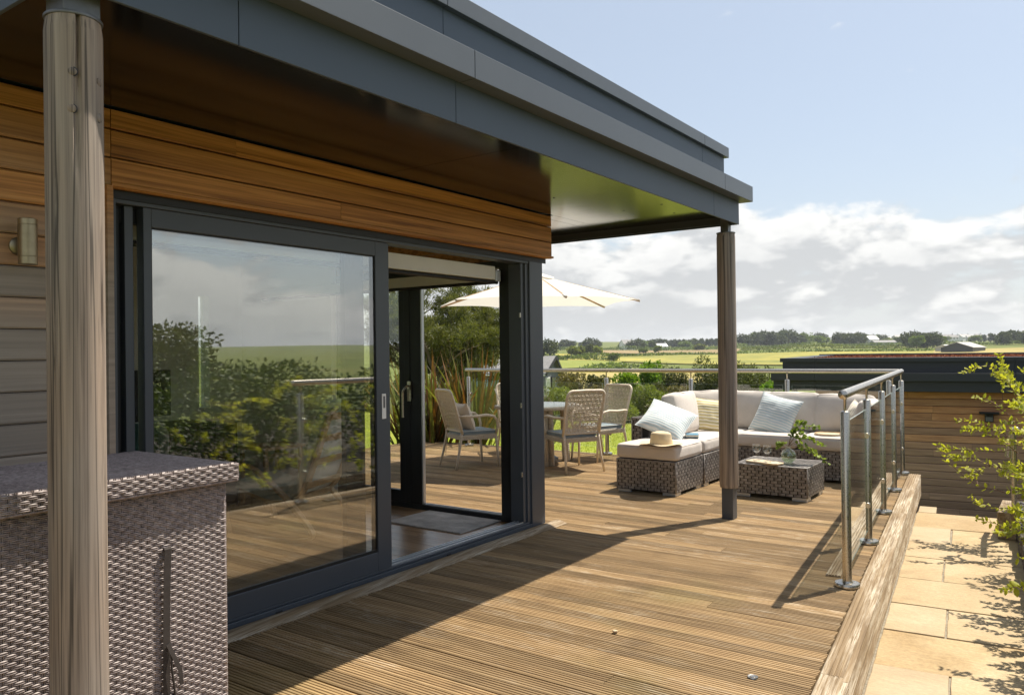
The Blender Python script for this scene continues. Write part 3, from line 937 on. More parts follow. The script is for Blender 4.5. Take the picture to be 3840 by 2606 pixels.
# ---- glazed end wall looking over the far deck
ew = MB()
ew.box(-6.95, -3.702, 5.05, 5.145, .0, .045).box(-6.95, -3.702, 5.05, 5.145, 2.01, 2.069)
ew.box(-6.95, -6.87, 5.05, 5.145, .045, 2.01)
ew.build('door_frame', M['frame_dark'], house, bevel=.003)
MB().box(-6.95, -5.60, 4.99, 5.049, .0, 2.38).build('inner_wall', M['plaster'], house)
MB().box(-6.95, -5.60, 5.146, 5.165, .0, 2.07).build('wall', M['anthracite_frame'], house)
tr = MB()
tr.box(-4.54, -3.71, 5.062, 5.072, .0455, .054).box(-4.54, -3.71, 5.10, 5.112, .0455, .054)
tr.build('track', M['white_metal'], house)
s3 = MB()
s3.box(-4.81, -4.745, 5.055, 5.098, .0455, 2.0095).box(-4.745, -4.68, 5.050, 5.102, .0455, 2.0095)
s3.box(-4.68, -4.56, 5.056, 5.096, .0455, 2.0095).box(-5.62, -5.52, 5.055, 5.098, .0455, 2.0095).box(-5.52, -4.81, 5.055, 5.098, .0455, .15).box(-5.52, -4.81, 5.055, 5.098, 1.93, 2.0095)
s3o = s3.build('sliding_door', M['frame_dark'], house, bevel=.003)
MB().box(-4.559, -4.545, 5.06, 5.09, .05, 2.005).build('seal_strip', M['white_metal'], s3o)
MB().box(-5.52, -4.81, 5.072, 5.082, .15, 1.93).build('pane', M['thin_glass'], s3o)
hd = MB()
hd.box(-4.70, -4.66, 5.036, 5.0495, .93, 1.10)
hd.tube([(-4.68, 5.045, 1.06), (-4.68, 5.006, 1.06), (-4.69, 5.002, 1.045), (-4.715, 5.002, 1.02), (-4.72, 5.002, .98), (-4.72, 5.002, .79)], .010, 8)
hd.build('handle', M['steel'], s3o, smooth=True)

# ------------------------------------------------------------------ timber posts of the canopy
def log_post(loc, r, z0, z1, label, foot, cap, seed):
    t_ = thing('timber_post', label, 'post', loc)
    rg = random.Random(seed)
    ph = [rg.uniform(0, 6) for _ in range(4)]
    mb = MB()
    nz, na = 60, 64
    cx, cy = loc[0], loc[1]
    cracks = [(rg.uniform(0, 6.28), rg.uniform(z0, z1 - .9), rg.uniform(.3, .9)) for _ in range(16)]
    crk_az = math.atan2(-cy, -cx) - .10
    if cap: cracks.append((crk_az + .22, 1.80, .60))
    vs = []
    for j in range(nz + 1):
        z = z0 + (z1 - z0) * j / nz
        for k in range(na):
            a = 2 * math.pi * k / na
            rr = r * (1 + .012 * math.sin(2 * a + ph[0] + z * .4) + .006 * math.sin(5 * a + ph[1]) + .008 * math.sin(z * 2.1 + ph[2]))
            if j in (0, nz): rr -= .004
            for i_, (ca, cz, cl) in enumerate(cracks):
                if cz < z < cz + cl:
                    da = (a - ca - .04 * math.sin(z * 9) + math.pi) % (2 * math.pi) - math.pi
                    wd = .055 + (.05 if (cap and i_ == 16) else 0)
                    if abs(da) < wd:
                        rr -= (.020 * min(1, (z - cz) / .3) if (cap and i_ == 16) else .0045 * min(1, (z - cz) / .1, (cz + cl - z) / .1)) * (1 - abs(da) / wd)
            vs.append((cx + rr * math.cos(a), cy + rr * math.sin(a), z))
    fs = [(j * na + k, j * na + (k + 1) % na, (j + 1) * na + (k + 1) % na, (j + 1) * na + k) for j in range(nz) for k in range(na)]
    fs += [tuple(range(na - 1, -1, -1)), tuple(nz * na + k for k in range(na))]
    mb.add(vs, fs)
    mb.build('log', M['log'], t_, smooth=True)
    MB().lathe([(r * .99, z1 + .0005), (r * 1.0, z1 + .003), (r * 1.0, z1 + .0075), (r * .985, z1 + .009)], 48, (cx, cy, 0)).build('cap_plate', M['galvanised'], t_, smooth=True)
    b = .032 if foot else .05
    MB().box(cx - b, cx + b, cy - b, cy + b, z1 + .0095, 2.399).build('bracket', M['galvanised'], t_, bevel=.003)
    if foot:
        MB().box(cx - .046, cx + .046, cy - .046, cy + .046, 0.0, z0 - .001).build('steel_foot', M['anthracite_frame'], t_, bevel=.003)
    else:
        MB().box(cx - .05, cx + .05, cy - .05, cy + .05, 0.0, z0 - .001).build('steel_foot', M['anthracite_frame'], t_, bevel=.003)
    return t_
Z1A = 2.272
lp = log_post((-2.243, 1.079, 0), .0735, .20, Z1A, 'thick grey round timber post beside the woven storage box', False, True, 4)
fp = log_post((-2.243, 6.114, 0), .0735, .248, 2.262, 'slim round timber post on a square steel foot near the sofa', True, False, 9)
def plug(parent, cx, cy, r, az, z, s=.0085, out=.0015):
    d = Vector((math.cos(az), math.sin(az), 0))
    MB().lathe([(s * 1.0, -.006), (s * 1.0, out * .4), (s * .9, out)], 16, Vector((cx, cy, z)) + d * r, ax=d).build('plug', M['log'], parent, smooth=True)
    MB().lathe([(s * 1.22, -.004), (s * 1.22, -.0012 + out * .3)], 16, Vector((cx, cy, z)) + d * r, ax=d).build('plug_hole', M['black'], parent, smooth=True)
azc = math.atan2(-1.075, 2.243)
for da, z in ((-.05, 2.115), (-.08, 2.015), (.95, 2.105), (.96, 2.005)):
    plug(lp, -2.243, 1.079, .0735, azc + da, z, .011)
azf = math.atan2(-6.114, 2.243)
for da, z in ((.62, 2.19), (.62, 2.115)):
    plug(fp, -2.243, 6.114, .0735, azf + da, z, .0075)
# ------------------------------------------------------------------ wall light on the cladding
wl = thing('wall_light', 'small dull brass tube wall light on the weathered cladding', 'wall light', (-3.24, 1.375, 1.79))
c = Vector((-3.225, 1.375, 0))
MB().lathe([(.030, 1.700), (.033, 1.702), (.033, 1.728), (.0315, 1.729), (.0315, 1.731), (.033, 1.732), (.033, 1.848), (.0315, 1.849), (.0315, 1.851), (.033, 1.852), (.033, 1.872), (.031, 1.874)], 32, c).build('tube', M['brass_dull'], wl, smooth=True)
MB().lathe([(.036, 0), (.036, .008), (.030, .014), (.010, .016), (.010, .05)], 24, (CX + .0005, 1.375, 1.775), ax=(1, 0, 0)).build('back_plate', M['brass_dull'], wl, smooth=True)

# ------------------------------------------------------------------ balustrades
def pane_box(c, u, n, hu, z0, z1, th=.005):
    """upright sheet centred at c, half length hu along u"""
    mb = MB()
    vs = []
    for z in (z0, z1):
        for a, b in ((-1, -1), (1, -1), (1, 1), (-1, 1)):
            vs.append(Vector((c.x, c.y, z)) + u * (hu * a) + n * (th * b))
    mb.add(vs, [(0, 1, 5, 4), (2, 3, 7, 6)], 0)
    mb.add(vs, [(3, 2, 1, 0), (4, 5, 6, 7), (1, 2, 6, 5), (3, 0, 4, 7)], 1)
    return mb
def balustrade(label, posts, over0, over1, skip_base=()):
    posts = [Vector((x, y, 0)) for x, y in posts]
    t_ = thing('balustrade', label, 'railing', tuple(posts[0]))
    u = (posts[-1] - posts[0]).normalized()
    n = Vector((-u.y, u.x, 0))
    for i, p in enumerate(posts):
        po = MB().lathe([(.0, .02), (.0254, .02), (.0254, .982), (.0238, .986), (.010, .993), (0, .994)], 28, p).build('post', M['steel'], t_, smooth=True)
        MB().lathe([(.0, .0), (.067, .0), (.067, .016), (.064, .020), (.030, .021), (.0255, .030), (.0, .030)], 36, p + V3(0, 0, .0065)).build('base_flange', M['steel'], po, smooth=True)
        MB().lathe([(.0, .99), (.0075, .99), (.0075, 1.052), (.014, 1.060), (0, 1.063)], 16, p).build('pin', M['steel'], po, smooth=True)
        for z in (.745, .27):
            for s in (-1, 1):
                if (i == 0 and s < 0) or (i == len(posts) - 1 and s > 0): continue
                c = p + u * (s * .022)
                MB().lathe([(0, 0), (.019, 0), (.021, .004), (.021, .030), (.019, .034), (0, .034)], 20, c + V3(0, 0, z), ax=u * s).build('clamp', M['steel'], po, smooth=True)
    a, b = posts[0] - u * over0, posts[-1] + u * over1
    MB().lathe([(0, -.006), (.016, -.002), (.0255, .006), (.0255, .03), (.0255, (b - a).length - .03), (.0255, (b - a).length), (.018, (b - a).length + .006), (0, (b - a).length + .008)], 36, a + V3(0, 0, 1.086), ax=u).build('handrail', M['steel'], t_, smooth=True)
    for p, q in zip(posts, posts[1:]):
        c = (p + q) / 2
        pane_box(c, u, n, (q - p).length / 2 - .052, .10, .925).build('pane', [M['rail_glass'], M['glass_edge']], t_)
    return t_
P0, P4 = Vector((-1.052, 4.712, 0)), Vector((-1.486, 9.218 - .03, 0))
balustrade('stainless steel and glass railing along the path edge of the deck', [tuple((P0 + (P4 - P0) * (k / 4))[:2]) for k in range(5)], .085, .045)
balustrade('long stainless steel and glass railing behind the sofa and dining table',
           [(-7.108, 8.905), (-6.015, 8.966), (-4.922, 9.02), (-3.789, 9.022 + .05), (-2.646, 9.10), (-1.60, 9.15)], .05, .10)

# ------------------------------------------------------------------ woven storage box
def weave(mb, O, U, V, N, lu, lv, pu, pv, wires=2, bulge=.004, wr=.0016, fill=1.7, seg=4, flatband=None, jitter=.0):
    """over-and-under strands on a rectangle: O corner, U/V unit axes, N outward"""
    O, U, V, N = map(Vector, (O, U, V, N))
    nu, nv = max(1, int(round(lu / pu))), max(1, int(round(lv / pv)))
    pu, pv = lu / nu, lv / nv
    rg = random.Random(nu * 31 + nv)
    vs, fs = mb.v, mb.f
    for j in range(nv):
        for i in range(-1, nu + 1):
            if (i + j) % 2: continue
            uc = (i + .5) * pu
            hw = pu * fill / 2
            a, b = max(0, uc - hw), min(lu, uc + hw)
            if b - a < pu * .3: continue
            v0 = (j + .5) * pv + rg.uniform(-jitter, jitter) * pv
            if flatband:
                o = len(vs)
                h = pv * flatband / 2
                for k in range(seg + 1):
                    x = a + (b - a) * k / seg
                    e = 1 - ((x - uc) / hw) ** 2
                    z = bulge * (e - .25)
                    p = O + U * x + V * v0
                    vs.append(tuple(p - V * h + N * (z - .0007)))
                    vs.append(tuple(p + N * (z + .0004)))
                    vs.append(tuple(p + V * h + N * (z - .0007)))
                for k in range(seg):
                    for q in (0, 1):
                        fs.append((o + 3 * k + q, o + 3 * k + 3 + q, o + 3 * k + 4 + q, o + 3 * k + 1 + q)); mb.m.append(0)
            else:
                for w in range(wires):
                    vv = v0 + (w - (wires - 1) / 2) * pv / wires * .95
                    o = len(vs)
                    for k in range(seg + 1):
                        x = a + (b - a) * k / seg
                        e = 1 - ((x - uc) / hw) ** 2
                        z = bulge * (e - .2) + rg.uniform(-.0003, .0003)
                        p = O + U * x + V * vv
                        vs.append(tuple(p - V * wr + N * (z - wr * .8)))
                        vs.append(tuple(p - V * wr * .45 + N * (z + wr * .5)))
                        vs.append(tuple(p + V * wr * .45 + N * (z + wr * .5)))
                        vs.append(tuple(p + V * wr + N * (z - wr * .8)))
                    for k in range(seg):
                        for q in (0, 1, 2):
                            fs.append((o + 4 * k + q, o + 4 * k + 4 + q, o + 4 * k + 5 + q, o + 4 * k + 1 + q)); mb.m.append(0)
    return pu, pv, nu, nv
def stakes(mb, O, U, V, N, lu, lv, pu, r=.0016, n=1):
    O, U, V, N = map(Vector, (O, U, V, N))
    k = int(round(lu / pu))
    for i in range(k):
        for s in range(n):
            x = (i + .5) * lu / k + (s - (n - 1) / 2) * r * 2.3
            mb.tube([O + U * x, O + U * x + V * lv], r, 4, False)
bx = thing('storage_box', 'large woven rattan storage box with lid beside the timber post', 'storage box', (-2.7, 1.0, 0))
BX0, BX1, BY0, BY1, BZ = -3.02, -2.405, -.15, 1.655, .912
MB().box(BX0, BX1 - .004, BY0, BY1 - .004, .02, BZ).build('body', M['rattan_back'], bx)
mb = MB()
weave(mb, (BX1 - .001, .25, .03), (0, 1, 0), (0, 0, 1), (1, 0, 0), BY1 - .25, BZ - .03, .021, .0116, wires=2, bulge=.0045, wr=.0026, fill=1.75)
stakes(mb, (BX1 - .0028, .25, .03), (0, 1, 0), (0, 0, 1), (1, 0, 0), BY1 - .25, BZ - .03, .021, .0022, 2)
weave(mb, (BX1, BY1 - .001, .03), (-1, 0, 0), (0, 0, 1), (0, 1, 0), BX1 - BX0, BZ - .03, .021, .0116, wires=2, bulge=.0045, wr=.0026, fill=1.75)
mb.tube([(BX1 - .003, BY1 - .003, .02), (BX1 - .003, BY1 - .003, BZ)], .0045, 6)
mb.build('weave', M['rattan_box'], bx, smooth='all', kind='stuff')
lid = MB().box(BX0 - .01, BX1 + .030, BY0 - .02, BY1 + .030, BZ + .004, .970).build('lid', M['rattan_back'], bx, bevel=.012)
mb = MB()
LX, LY, LZ = BX1 + .032, BY1 + .032, .9715
weave(mb, (BX0, .10, LZ), (0, 1, 0), (1, 0, 0), (0, 0, 1), LY - .10 - .006, LX - BX0 - .008, .021, .0125, wires=2, bulge=.0035, wr=.0027, fill=1.75)
weave(mb, (LX, .10, BZ + .008), (0, 1, 0), (0, 0, 1), (1, 0, 0), LY - .10 - .003, .053, .021, .0116, wires=2, bulge=.005, wr=.0028, fill=1.75)
weave(mb, (LX - .003, LY, BZ + .008), (-1, 0, 0), (0, 0, 1), (0, 1, 0), LX - BX0, .053, .021, .0116, wires=2, bulge=.005, wr=.0028, fill=1.75)
stakes(mb, (LX - .0015, .10, BZ + .006), (0, 1, 0), (0, 0, 1), (1, 0, 0), LY - .103, .06, .021, .0024, 2)
mb.tube([(LX - .004, .10, BZ + .003), (LX - .004, LY - .003, BZ + .003)], .005, 6)
mb.tube([(LX - .006, .10, LZ - .004), (LX - .006, LY - .006, LZ - .004), (BX0, LY - .006, LZ - .004)], .0055, 6)
mb.build('lid_weave', M['rattan_box'], lid, smooth='all', kind='stuff')
st = MB()
sy = 1.43
def ribbon(mb, pts, w, side=Vector((0, 1, 0)), th=.0012):
    pts = [Vector(p) for p in pts]
    vs, fs = [], []
    nrm = Vector((1, 0, 0))
    for i, p in enumerate(pts):
        sdv = side if not isinstance(side, list) else side[i]
        vs += [p - sdv * w / 2, p + sdv * w / 2, p + sdv * w / 2 - nrm * th, p - sdv * w / 2 - nrm * th]
    for i in range(len(pts) - 1):
        for q in range(4):
            fs.append((4 * i + q, 4 * i + (q + 1) % 4, 4 * i + 4 + (q + 1) % 4, 4 * i + 4 + q))
    mb.add(vs, fs)
XF = BX1 + .0065
ribbon(st, [(XF - .004, sy, .722), (XF + .006, sy, .730), (XF + .011, sy, .725), (XF + .009, sy - .002, .67), (XF + .007, sy - .004, .57), (XF + .007, sy - .006, .45), (XF + .004, sy - .008, .10)], .024)
ribbon(st, [(XF + .010, sy - .003, .42), (XF + .020, sy + .010, .38), (XF + .024, sy + .03, .33), (XF + .022, sy + .036, .28), (XF + .016, sy + .028, .275)], .014, Vector((0, .9, .35)).normalized())
st.tube([(XF + .012, sy + .006, .40), (XF + .018, sy + .004, .34), (XF + .018, sy + .012, .28), (XF + .016, sy + .016, .24), (XF + .014, sy + .010, .215)], .0035, 6)
st.build('strap', M['strap'], bx, smooth=True)
MB().obox((XF + .012, sy + .014, .235), (.004, 0, 0), (0, .009, .004), (0, -.008, .018)).build('buckle', M['black'], bx, bevel=.002)

# ------------------------------------------------------------------ cushions
def rounded_box(size, r, puff=0.0, n=7, wr=0.0, seed=0, pz=1.0):
    """vertices and faces of a soft box centred on the origin"""
    h = [s / 2 for s in size]
    def axis(hh):
        inner = [(-1 + 2 * i / n) * (hh - r) for i in range(n + 1)]
        return [-hh, -hh + r * .35] + inner + [hh - r * .35, hh]
    ax = [axis(q) for q in h]
    vs, fs, idx = [], [], {}
    def vert(p):
        k = (round(p[0], 5), round(p[1], 5), round(p[2], 5))
        if k in idx: return idx[k]
        q = [max(-(h[i] - r), min(h[i] - r, p[i])) for i in range(3)]
        d = Vector([p[i] - q[i] for i in range(3)])
        w = Vector(q) + (d.normalized() * r if d.length > 0 else d)
        fx, fy = max(0, 1 - (w.x / h[0]) ** 2), max(0, 1 - (w.y / h[1]) ** 2)
        fz = max(0, 1 - (w.z / h[2]) ** 2)
        w.z += puff * fx * fy * (1 if w.z > 0 else -.3) * pz
        w.x += puff * .35 * fy * fz * (1 if w.x > 0 else -1)
        w.y += puff * .35 * fx * fz * (1 if w.y > 0 else -1)
        if wr:
            nn = noise.noise_vector(Vector((w.x * 7 + seed, w.y * 7, w.z * 7 + seed * .3)))
            w += nn * wr
            w.z += wr * .8 * noise.noise(Vector((w.x * 18 + seed, w.y * 6, seed)))
        idx[k] = len(vs)
        vs.append(w)
        return idx[k]
    for d in range(3):
        a, b = (d + 1) % 3, (d + 2) % 3
        for s in (-1, 1):
            for i in range(len(ax[a]) - 1):
                for j in range(len(ax[b]) - 1):
                    q = []
                    for di, dj in ((0, 0), (1, 0), (1, 1), (0, 1)):
                        p = [0, 0, 0]
                        p[d] = s * h[d]; p[a] = ax[a][i + di]; p[b] = ax[b][j + dj]
                        q.append(vert(p))
                    if s < 0: q = q[::-1]
                    if len(set(q)) > 2: fs.append(tuple(dict.fromkeys(q)))
    return vs, fs
def cushion(name, parent, c, size, r, puff, rot=None, mat='cushion', wr=.004, seed=1, piping=True):
    vs, fs = rounded_box(size, r, puff, 8, wr, seed)
    R = Matrix.Identity(3) if rot is None else rot
    c = Vector(c)
    mb = MB()
    mb.add([c + R @ v for v in vs], fs)
    o = mb.build(name, M[mat], parent, smooth='all')
    if piping:
        pm = MB()
        hx, hy, hz = size[0] / 2, size[1] / 2, size[2] / 2
        for s in (-1, 1):
            pts = []
            rr = r * .55
            for k in range(41):
                a = 2 * math.pi * k / 40
                ca, sa = math.cos(a), math.sin(a)
                x = math.copysign(abs(ca) ** .22, ca) * (hx - rr * .35)
                y = math.copysign(abs(sa) ** .22, sa) * (hy - rr * .35)
                pts.append(c + R @ Vector((x, y, s * (hz - rr * .55))))
            pm.tube(pts, .0035, 5, False)
        pm.build('piping', M[mat], o, smooth='all')
    return o
def Rz(a): return Matrix.Rotation(a, 3, 'Z')
def Rx(a): return Matrix.Rotation(a, 3, 'X')
def Ry(a): return Matrix.Rotation(a, 3, 'Y')
def woven_base(parent, x0, x1, y0, y1, z0, z1, faces='fr', top=False, name='weave', pu=.034, pv=.027):
    MB().box(x0 + .004, x1 - .004, y0 + .004, y1 - .004, z0, z1 - (.006 if top else 0)).build('frame', M['rattan_back'], parent, bevel=.01)
    mb = MB()
    kw = dict(bulge=.0055, flatband=.9, fill=1.72, seg=4, jitter=.04)
    if 'f' in faces: weave(mb, (x0 + .004, y0, z0 + .004), (1, 0, 0), (0, 0, 1), (0, -1, 0), x1 - x0 - .008, z1 - z0 - .006, pu, pv, **kw)
    if 'b' in faces: weave(mb, (x1 - .004, y1, z0 + .004), (-1, 0, 0), (0, 0, 1), (0, 1, 0), x1 - x0 - .008, z1 - z0 - .006, pu, pv, **kw)
    if 'r' in faces: weave(mb, (x1, y0 + .004, z0 + .004), (0, 1, 0), (0, 0, 1), (1, 0, 0), y1 - y0 - .008, z1 - z0 - .006, pu, pv, **kw)
    if 'l' in faces: weave(mb, (x0, y1 - .004, z0 + .004), (0, -1, 0), (0, 0, 1), (-1, 0, 0), y1 - y0 - .008, z1 - z0 - .006, pu, pv, **kw)
    if top: weave(mb, (x0 + .006, y0 + .006, z1), (1, 0, 0), (0, 1, 0), (0, 0, 1), x1 - x0 - .012, y1 - y0 - .012, pu, pv, **kw)
    for (x, y) in ((x0, y0), (x1, y0), (x1, y1), (x0, y1)):
        mb.tube([(x + (.004 if x == x0 else -.004), y + (.004 if y == y0 else -.004), z0), (x + (.004 if x == x0 else -.004), y + (.004 if y == y0 else -.004), z1)], .007, 6)
    e = .003
    mb.tube([(x0 + e, y0 + e, z1 - .004), (x1 - e, y0 + e, z1 - .004), (x1 - e, y1 - e, z1 - .004), (x0 + e, y1 - e, z1 - .004), (x0 + e, y0 + e, z1 - .004)], .0075, 6)
    mb.build(name, M['rattan_grey'], parent, smooth='all', kind='stuff')
def feet(parent, x0, x1, y0, y1, z1):
    for x in (x0, x1):
        for y in (y0, y1):
            sx = 1 if x == x0 else -1
            sy_ = 1 if y == y0 else -1
            MB().box(min(x, x + sx * .13), max(x, x + sx * .13), min(y, y + sy_ * .03), max(y, y + sy_ * .03), .0005, z1).box(min(x, x + sx * .03), max(x, x + sx * .03), min(y + sy_ * .0305, y + sy_ * .12), max(y + sy_ * .0305, y + sy_ * .12), .0005, z1).build('foot', M['white_metal'], parent, bevel=.003)

ott = thing('ottoman', 'square grey woven ottoman with cream cushion and straw hat on it', 'ottoman', (-3.27, 7.05, 0))
woven_base(ott, -3.576, -2.968, 6.735, 7.365, .028, .315, 'fr')
feet(ott, -3.565, -2.978, 6.745, 7.355, .028)
cushion('seat_cushion', ott, (-3.272, 7.05, .388), (.625, .63, .135), .035, .012, seed=2)

sofa = thing('corner_sofa', 'L shaped grey woven corner sofa with cream seat and back cushions', 'sofa', (-2.6, 8.4, 0))
woven_base(sofa, -3.576, -2.955, 7.385, 8.20, .028, .315, 'fr')
woven_base(sofa, -3.70, -1.60, 8.205, 8.90, .028, .315, 'fr', name='weave')
woven_base(sofa, -3.70, -3.582, 7.30, 8.20, .028, .655, 'fl')
woven_base(sofa, -3.70, -1.46, 8.905, 8.985, .028, .655, 'fb')
woven_base(sofa, -1.595, -1.46, 8.19, 8.90, .028, .645, 'fr', top=True, pu=.028, pv=.024)
feet(sofa, -3.565, -2.965, 7.395, 8.19, .028)
feet(sofa, -3.69, -1.47, 8.215, 8.97, .028)
cushion('seat_cushion', sofa, (-3.268, 7.80, .388), (.63, .84, .135), .035, .012, seed=3)
cushion('seat_cushion', sofa, (-3.262, 8.56, .388), (.64, .66, .135), .035, .010, seed=4)
cushion('seat_cushion', sofa, (-2.615, 8.53, .388), (.645, .70, .135), .035, .012, seed=5)
cushion('seat_cushion', sofa, (-1.94, 8.53, .388), (.675, .70, .135), .035, .012, seed=6)
tilt = math.radians(13)
def back_cushion(x, y, w, h, az, seed, th=.17, t=tilt):
    # face normal along -Y before the turn; leaning back
    rot = Rz(az) @ Rx(math.radians(90) - t)
    return cushion('back_cushion', sofa, (x, y, .455 + h / 2 * math.cos(t)), (w, h, th), .05, .030, rot=rot, wr=.008, seed=seed)
back_cushion(-3.44, 7.98, .58, .43, math.radians(90), 11)
back_cushion(-3.33, 8.62, .66, .42, math.radians(40), 12)
back_cushion(-2.935, 8.76, .50, .41, 0, 16)
back_cushion(-2.50, 8.76, .60, .41, 0, 13)
back_cushion(-1.955, 8.755, .60, .40, 0, 14)
back_cushion(-1.685, 8.50, .50, .37, math.radians(-90), 15, .15)

# ------------------------------------------------------------------ scatter pillows
def pillow(label, c, half, th, rot, mat, seed=0, cat='pillow'):
    n = 22
    mb = MB()
    def surf(s):
        def fn(a, b):
            u, v = a * 2 - 1, b * 2 - 1
            e = max(0, (1 - abs(u) ** 2.6) * (1 - abs(v) ** 2.6))
            x = half[0] * u * (1 - .09 * (1 - v * v) * u * u)
            y = half[1] * v * (1 - .09 * (1 - u * u) * v * v)
            z = s * th * e ** .55
            w = noise.noise(Vector((u * 3 + seed, v * 3, s)))
            rr = max(abs(u), abs(v))
            z += .010 * w * e + .006 * math.sin(14 * math.atan2(v, u) + seed) * max(0, rr - .55) * (1 - rr) * 4
            return (x, y, z)
        return fn
    f1, f2 = surf(1), surf(-1)
    mb.grid(n, n, f1)
    o0 = len(mb.v)
    mb.grid(n, n, f2)
    mb.f = [f if i < n * n else f[::-1] for i, f in enumerate(mb.f)]
    me_o = mb.build('pillow', M[mat], None, smooth='all')
    me_o.matrix_world = Matrix.Translation(Vector(c)) @ rot.to_4x4()
    tag(me_o, label, cat)
    pm = MB()
    pts = []
    for k in range(61):
        t_ = k / 60 * 4
        s_, q = int(t_) % 4, t_ - int(t_)
        u, v = [(-1 + 2 * q, -1), (1, -1 + 2 * q), (1 - 2 * q, 1), (-1, 1 - 2 * q)][s_]
        pts.append(f1((u + 1) / 2, (v + 1) / 2))
    pm.tube(pts, .003, 5, False)
    po = pm.build('piping', M[mat], None, smooth='all')
    po.parent = me_o
    return me_o
def facing_rot(n, spin):
    n = Vector(n).normalized()
    up = (V3(0, 0, 1) - n * n.z).normalized()
    rt_ = up.cross(n)
    return Matrix((rt_, up, n)).transposed() @ Rz(math.radians(spin))
pillow('pale blue striped pillow leaning over the edge of the sofa arm', (-3.37, 7.44, .632), (.245, .235), .085, facing_rot((.36, -.50, .79), -33), 'pillow_blue', 1)
pillow('yellow striped pillow in the corner of the sofa', (-3.25, 8.28, .625), (.205, .19), .07, Rz(math.radians(28)) @ Rx(math.radians(68)) @ Rz(math.radians(-6)), 'pillow_yellow', 2)
pillow('pale blue striped pillow against the long sofa back', (-2.60, 8.50, .628), (.235, .225), .08, Rz(math.radians(-6)) @ Rx(math.radians(66)) @ Rz(math.radians(-13)), 'pillow_blue', 3)
pillow('ivory ribbed pillow against the right end arm of the sofa', (-1.80, 8.42, .61), (.20, .20), .07, Rz(math.radians(-62)) @ Rx(math.radians(72)) @ Rz(math.radians(85)), 'pillow_ivory', 4)

# ------------------------------------------------------------------ hat, books, board
hat = thing('sun_hat', 'straw panama hat with dark band lying on the ottoman', 'hat', (-3.13, 6.78, .4685))
hb = MB()
hc = Vector((-3.13, 6.78, .4685))
def brim(u, v):
    a = 2 * math.pi * u
    r = .088 + .085 * v
    rr = r * (1.0 + .06 * math.cos(2 * a))
    return hc + 1.13 * V3(rr * math.cos(a), rr * math.sin(a), .003 + .012 * v * v * (math.cos(a * 2 + .6)) ** 2)
hb.grid(40, 6, brim)
hb.build('brim', M['hat_straw'], hat, smooth='all')
hd = MB()
def crown(u, v):
    a = 2 * math.pi * u
    if v < .7:
        k = v / .7
        r = .089 - .010 * k
        z = .004 + .080 * k
    else:
        k = (v - .7) / .3
        r = .079 * math.cos(k * 1.54)
        z = .084 + .030 * math.sin(k * math.pi / 2) - .020 * k * k * k
    x, y = r * math.cos(a) * 1.10, r * math.sin(a) * .92
    pinch = max(0, (z - .045) / .06) * max(0, x / .09)
    y *= 1 - .42 * pinch
    z -= .020 * max(0, 1 - abs(y) / .03) * max(0, (z - .09) / .03) if z > .09 else 0
    dent = max(0, math.cos(a - .9)) ** 6 * max(0, math.sin((z - .03) / .09 * math.pi)) * .016 if z < .12 else 0
    return hc + 1.13 * V3(x * (1 - dent * 8), y * (1 - dent * 8), z)
hd.grid(40, 18, crown)
hd.build('crown', M['hat_straw'], hat, smooth='all')
bd = MB()
bd.grid(40, 2, lambda u, v: hc + V3((.0915 - .004 * v) * 1.10 * math.cos(2 * math.pi * u), (.0915 - .004 * v) * .92 * math.sin(2 * math.pi * u), .005 + .028 * v))
bd.build('band', M['hat_band'], hat, smooth='all')
bk = thing('book', 'closed blue paperback lying on the sofa seat', 'book', (-3.14, 7.53, .4675))
R = Rz(math.radians(24))
def ob(mb, c, size, R):
    mb.obox(c, R @ V3(size[0] / 2, 0, 0), R @ V3(0, size[1] / 2, 0), R @ V3(0, 0, size[2] / 2))
    return mb
ob(MB(), (-3.14, 7.53, .4825), (.122, .190, .020), R).build('pages', M['paper'], bk)
ob(ob(ob(MB(), (-3.14, 7.53, .4938), (.130, .198, .0022), R), (-3.14, 7.53, .4712), (.130, .198, .0022), R), Vector((-3.14, 7.53, .4825)) + R @ V3(-.064, 0, 0), (.0022, .198, .0248), R).build('cover', M['book_blue'], bk)

# ------------------------------------------------------------------ coffee table and what is on it
ct = thing('coffee_table', 'low grey woven coffee table with flat woven top', 'table', (-2.21, 7.35, 0))
woven_base(ct, -2.545, -1.893, 7.075, 7.62, .034, .300, 'fr', top=True)
feet(ct, -2.535, -1.903, 7.085, 7.61, .034)
sb = MB()
R = Rz(math.radians(-18))
poly = []
for x, y in ((-.16, -.075), (-.10, -.08), (-.03, -.074), (.05, -.08), (.13, -.077), (.165, -.05), (.168, .02), (.15, .07), (.05, .078), (-.04, .072), (-.12, .078), (-.165, .06), (-.172, -.01)):
    q = R @ V3(x, y, 0)
    poly.append((-2.29 + q.x, 7.165 + q.y))
o = sb.prism(poly, .3065, .3225).build('serving_board', M['pale_wood'], None, bevel=.004, loc=(-2.29, 7.165, .3065))
tag(o, 'pale wooden serving board on the woven coffee table', 'serving board')
def wine_glass(x, y, z, h, label, group=None, k=1.0):
    t_ = thing('wine_glass', label, 'wine glass', (x, y, z), group)
    c = (x, y, z)
    prof = [(.0, 0), (.033 * k, .001), (.030 * k, .003), (.006, .006), (.0036, .012), (.0034, h * .42), (.005, h * .46), (.020 * k, h * .51), (.034 * k, h * .62), (.0385 * k, h * .74), (.037 * k, h * .87), (.032 * k, h), (.0312 * k, h), (.0362 * k, h * .87), (.0375 * k, h * .74), (.033 * k, h * .625), (.019 * k, h * .525), (.0, h * .50)]
    MB().lathe(prof, 32, c).build('bowl', M['thin_glass'], t_, smooth='all')
    return t_
GG = 'wine glasses on the serving board'
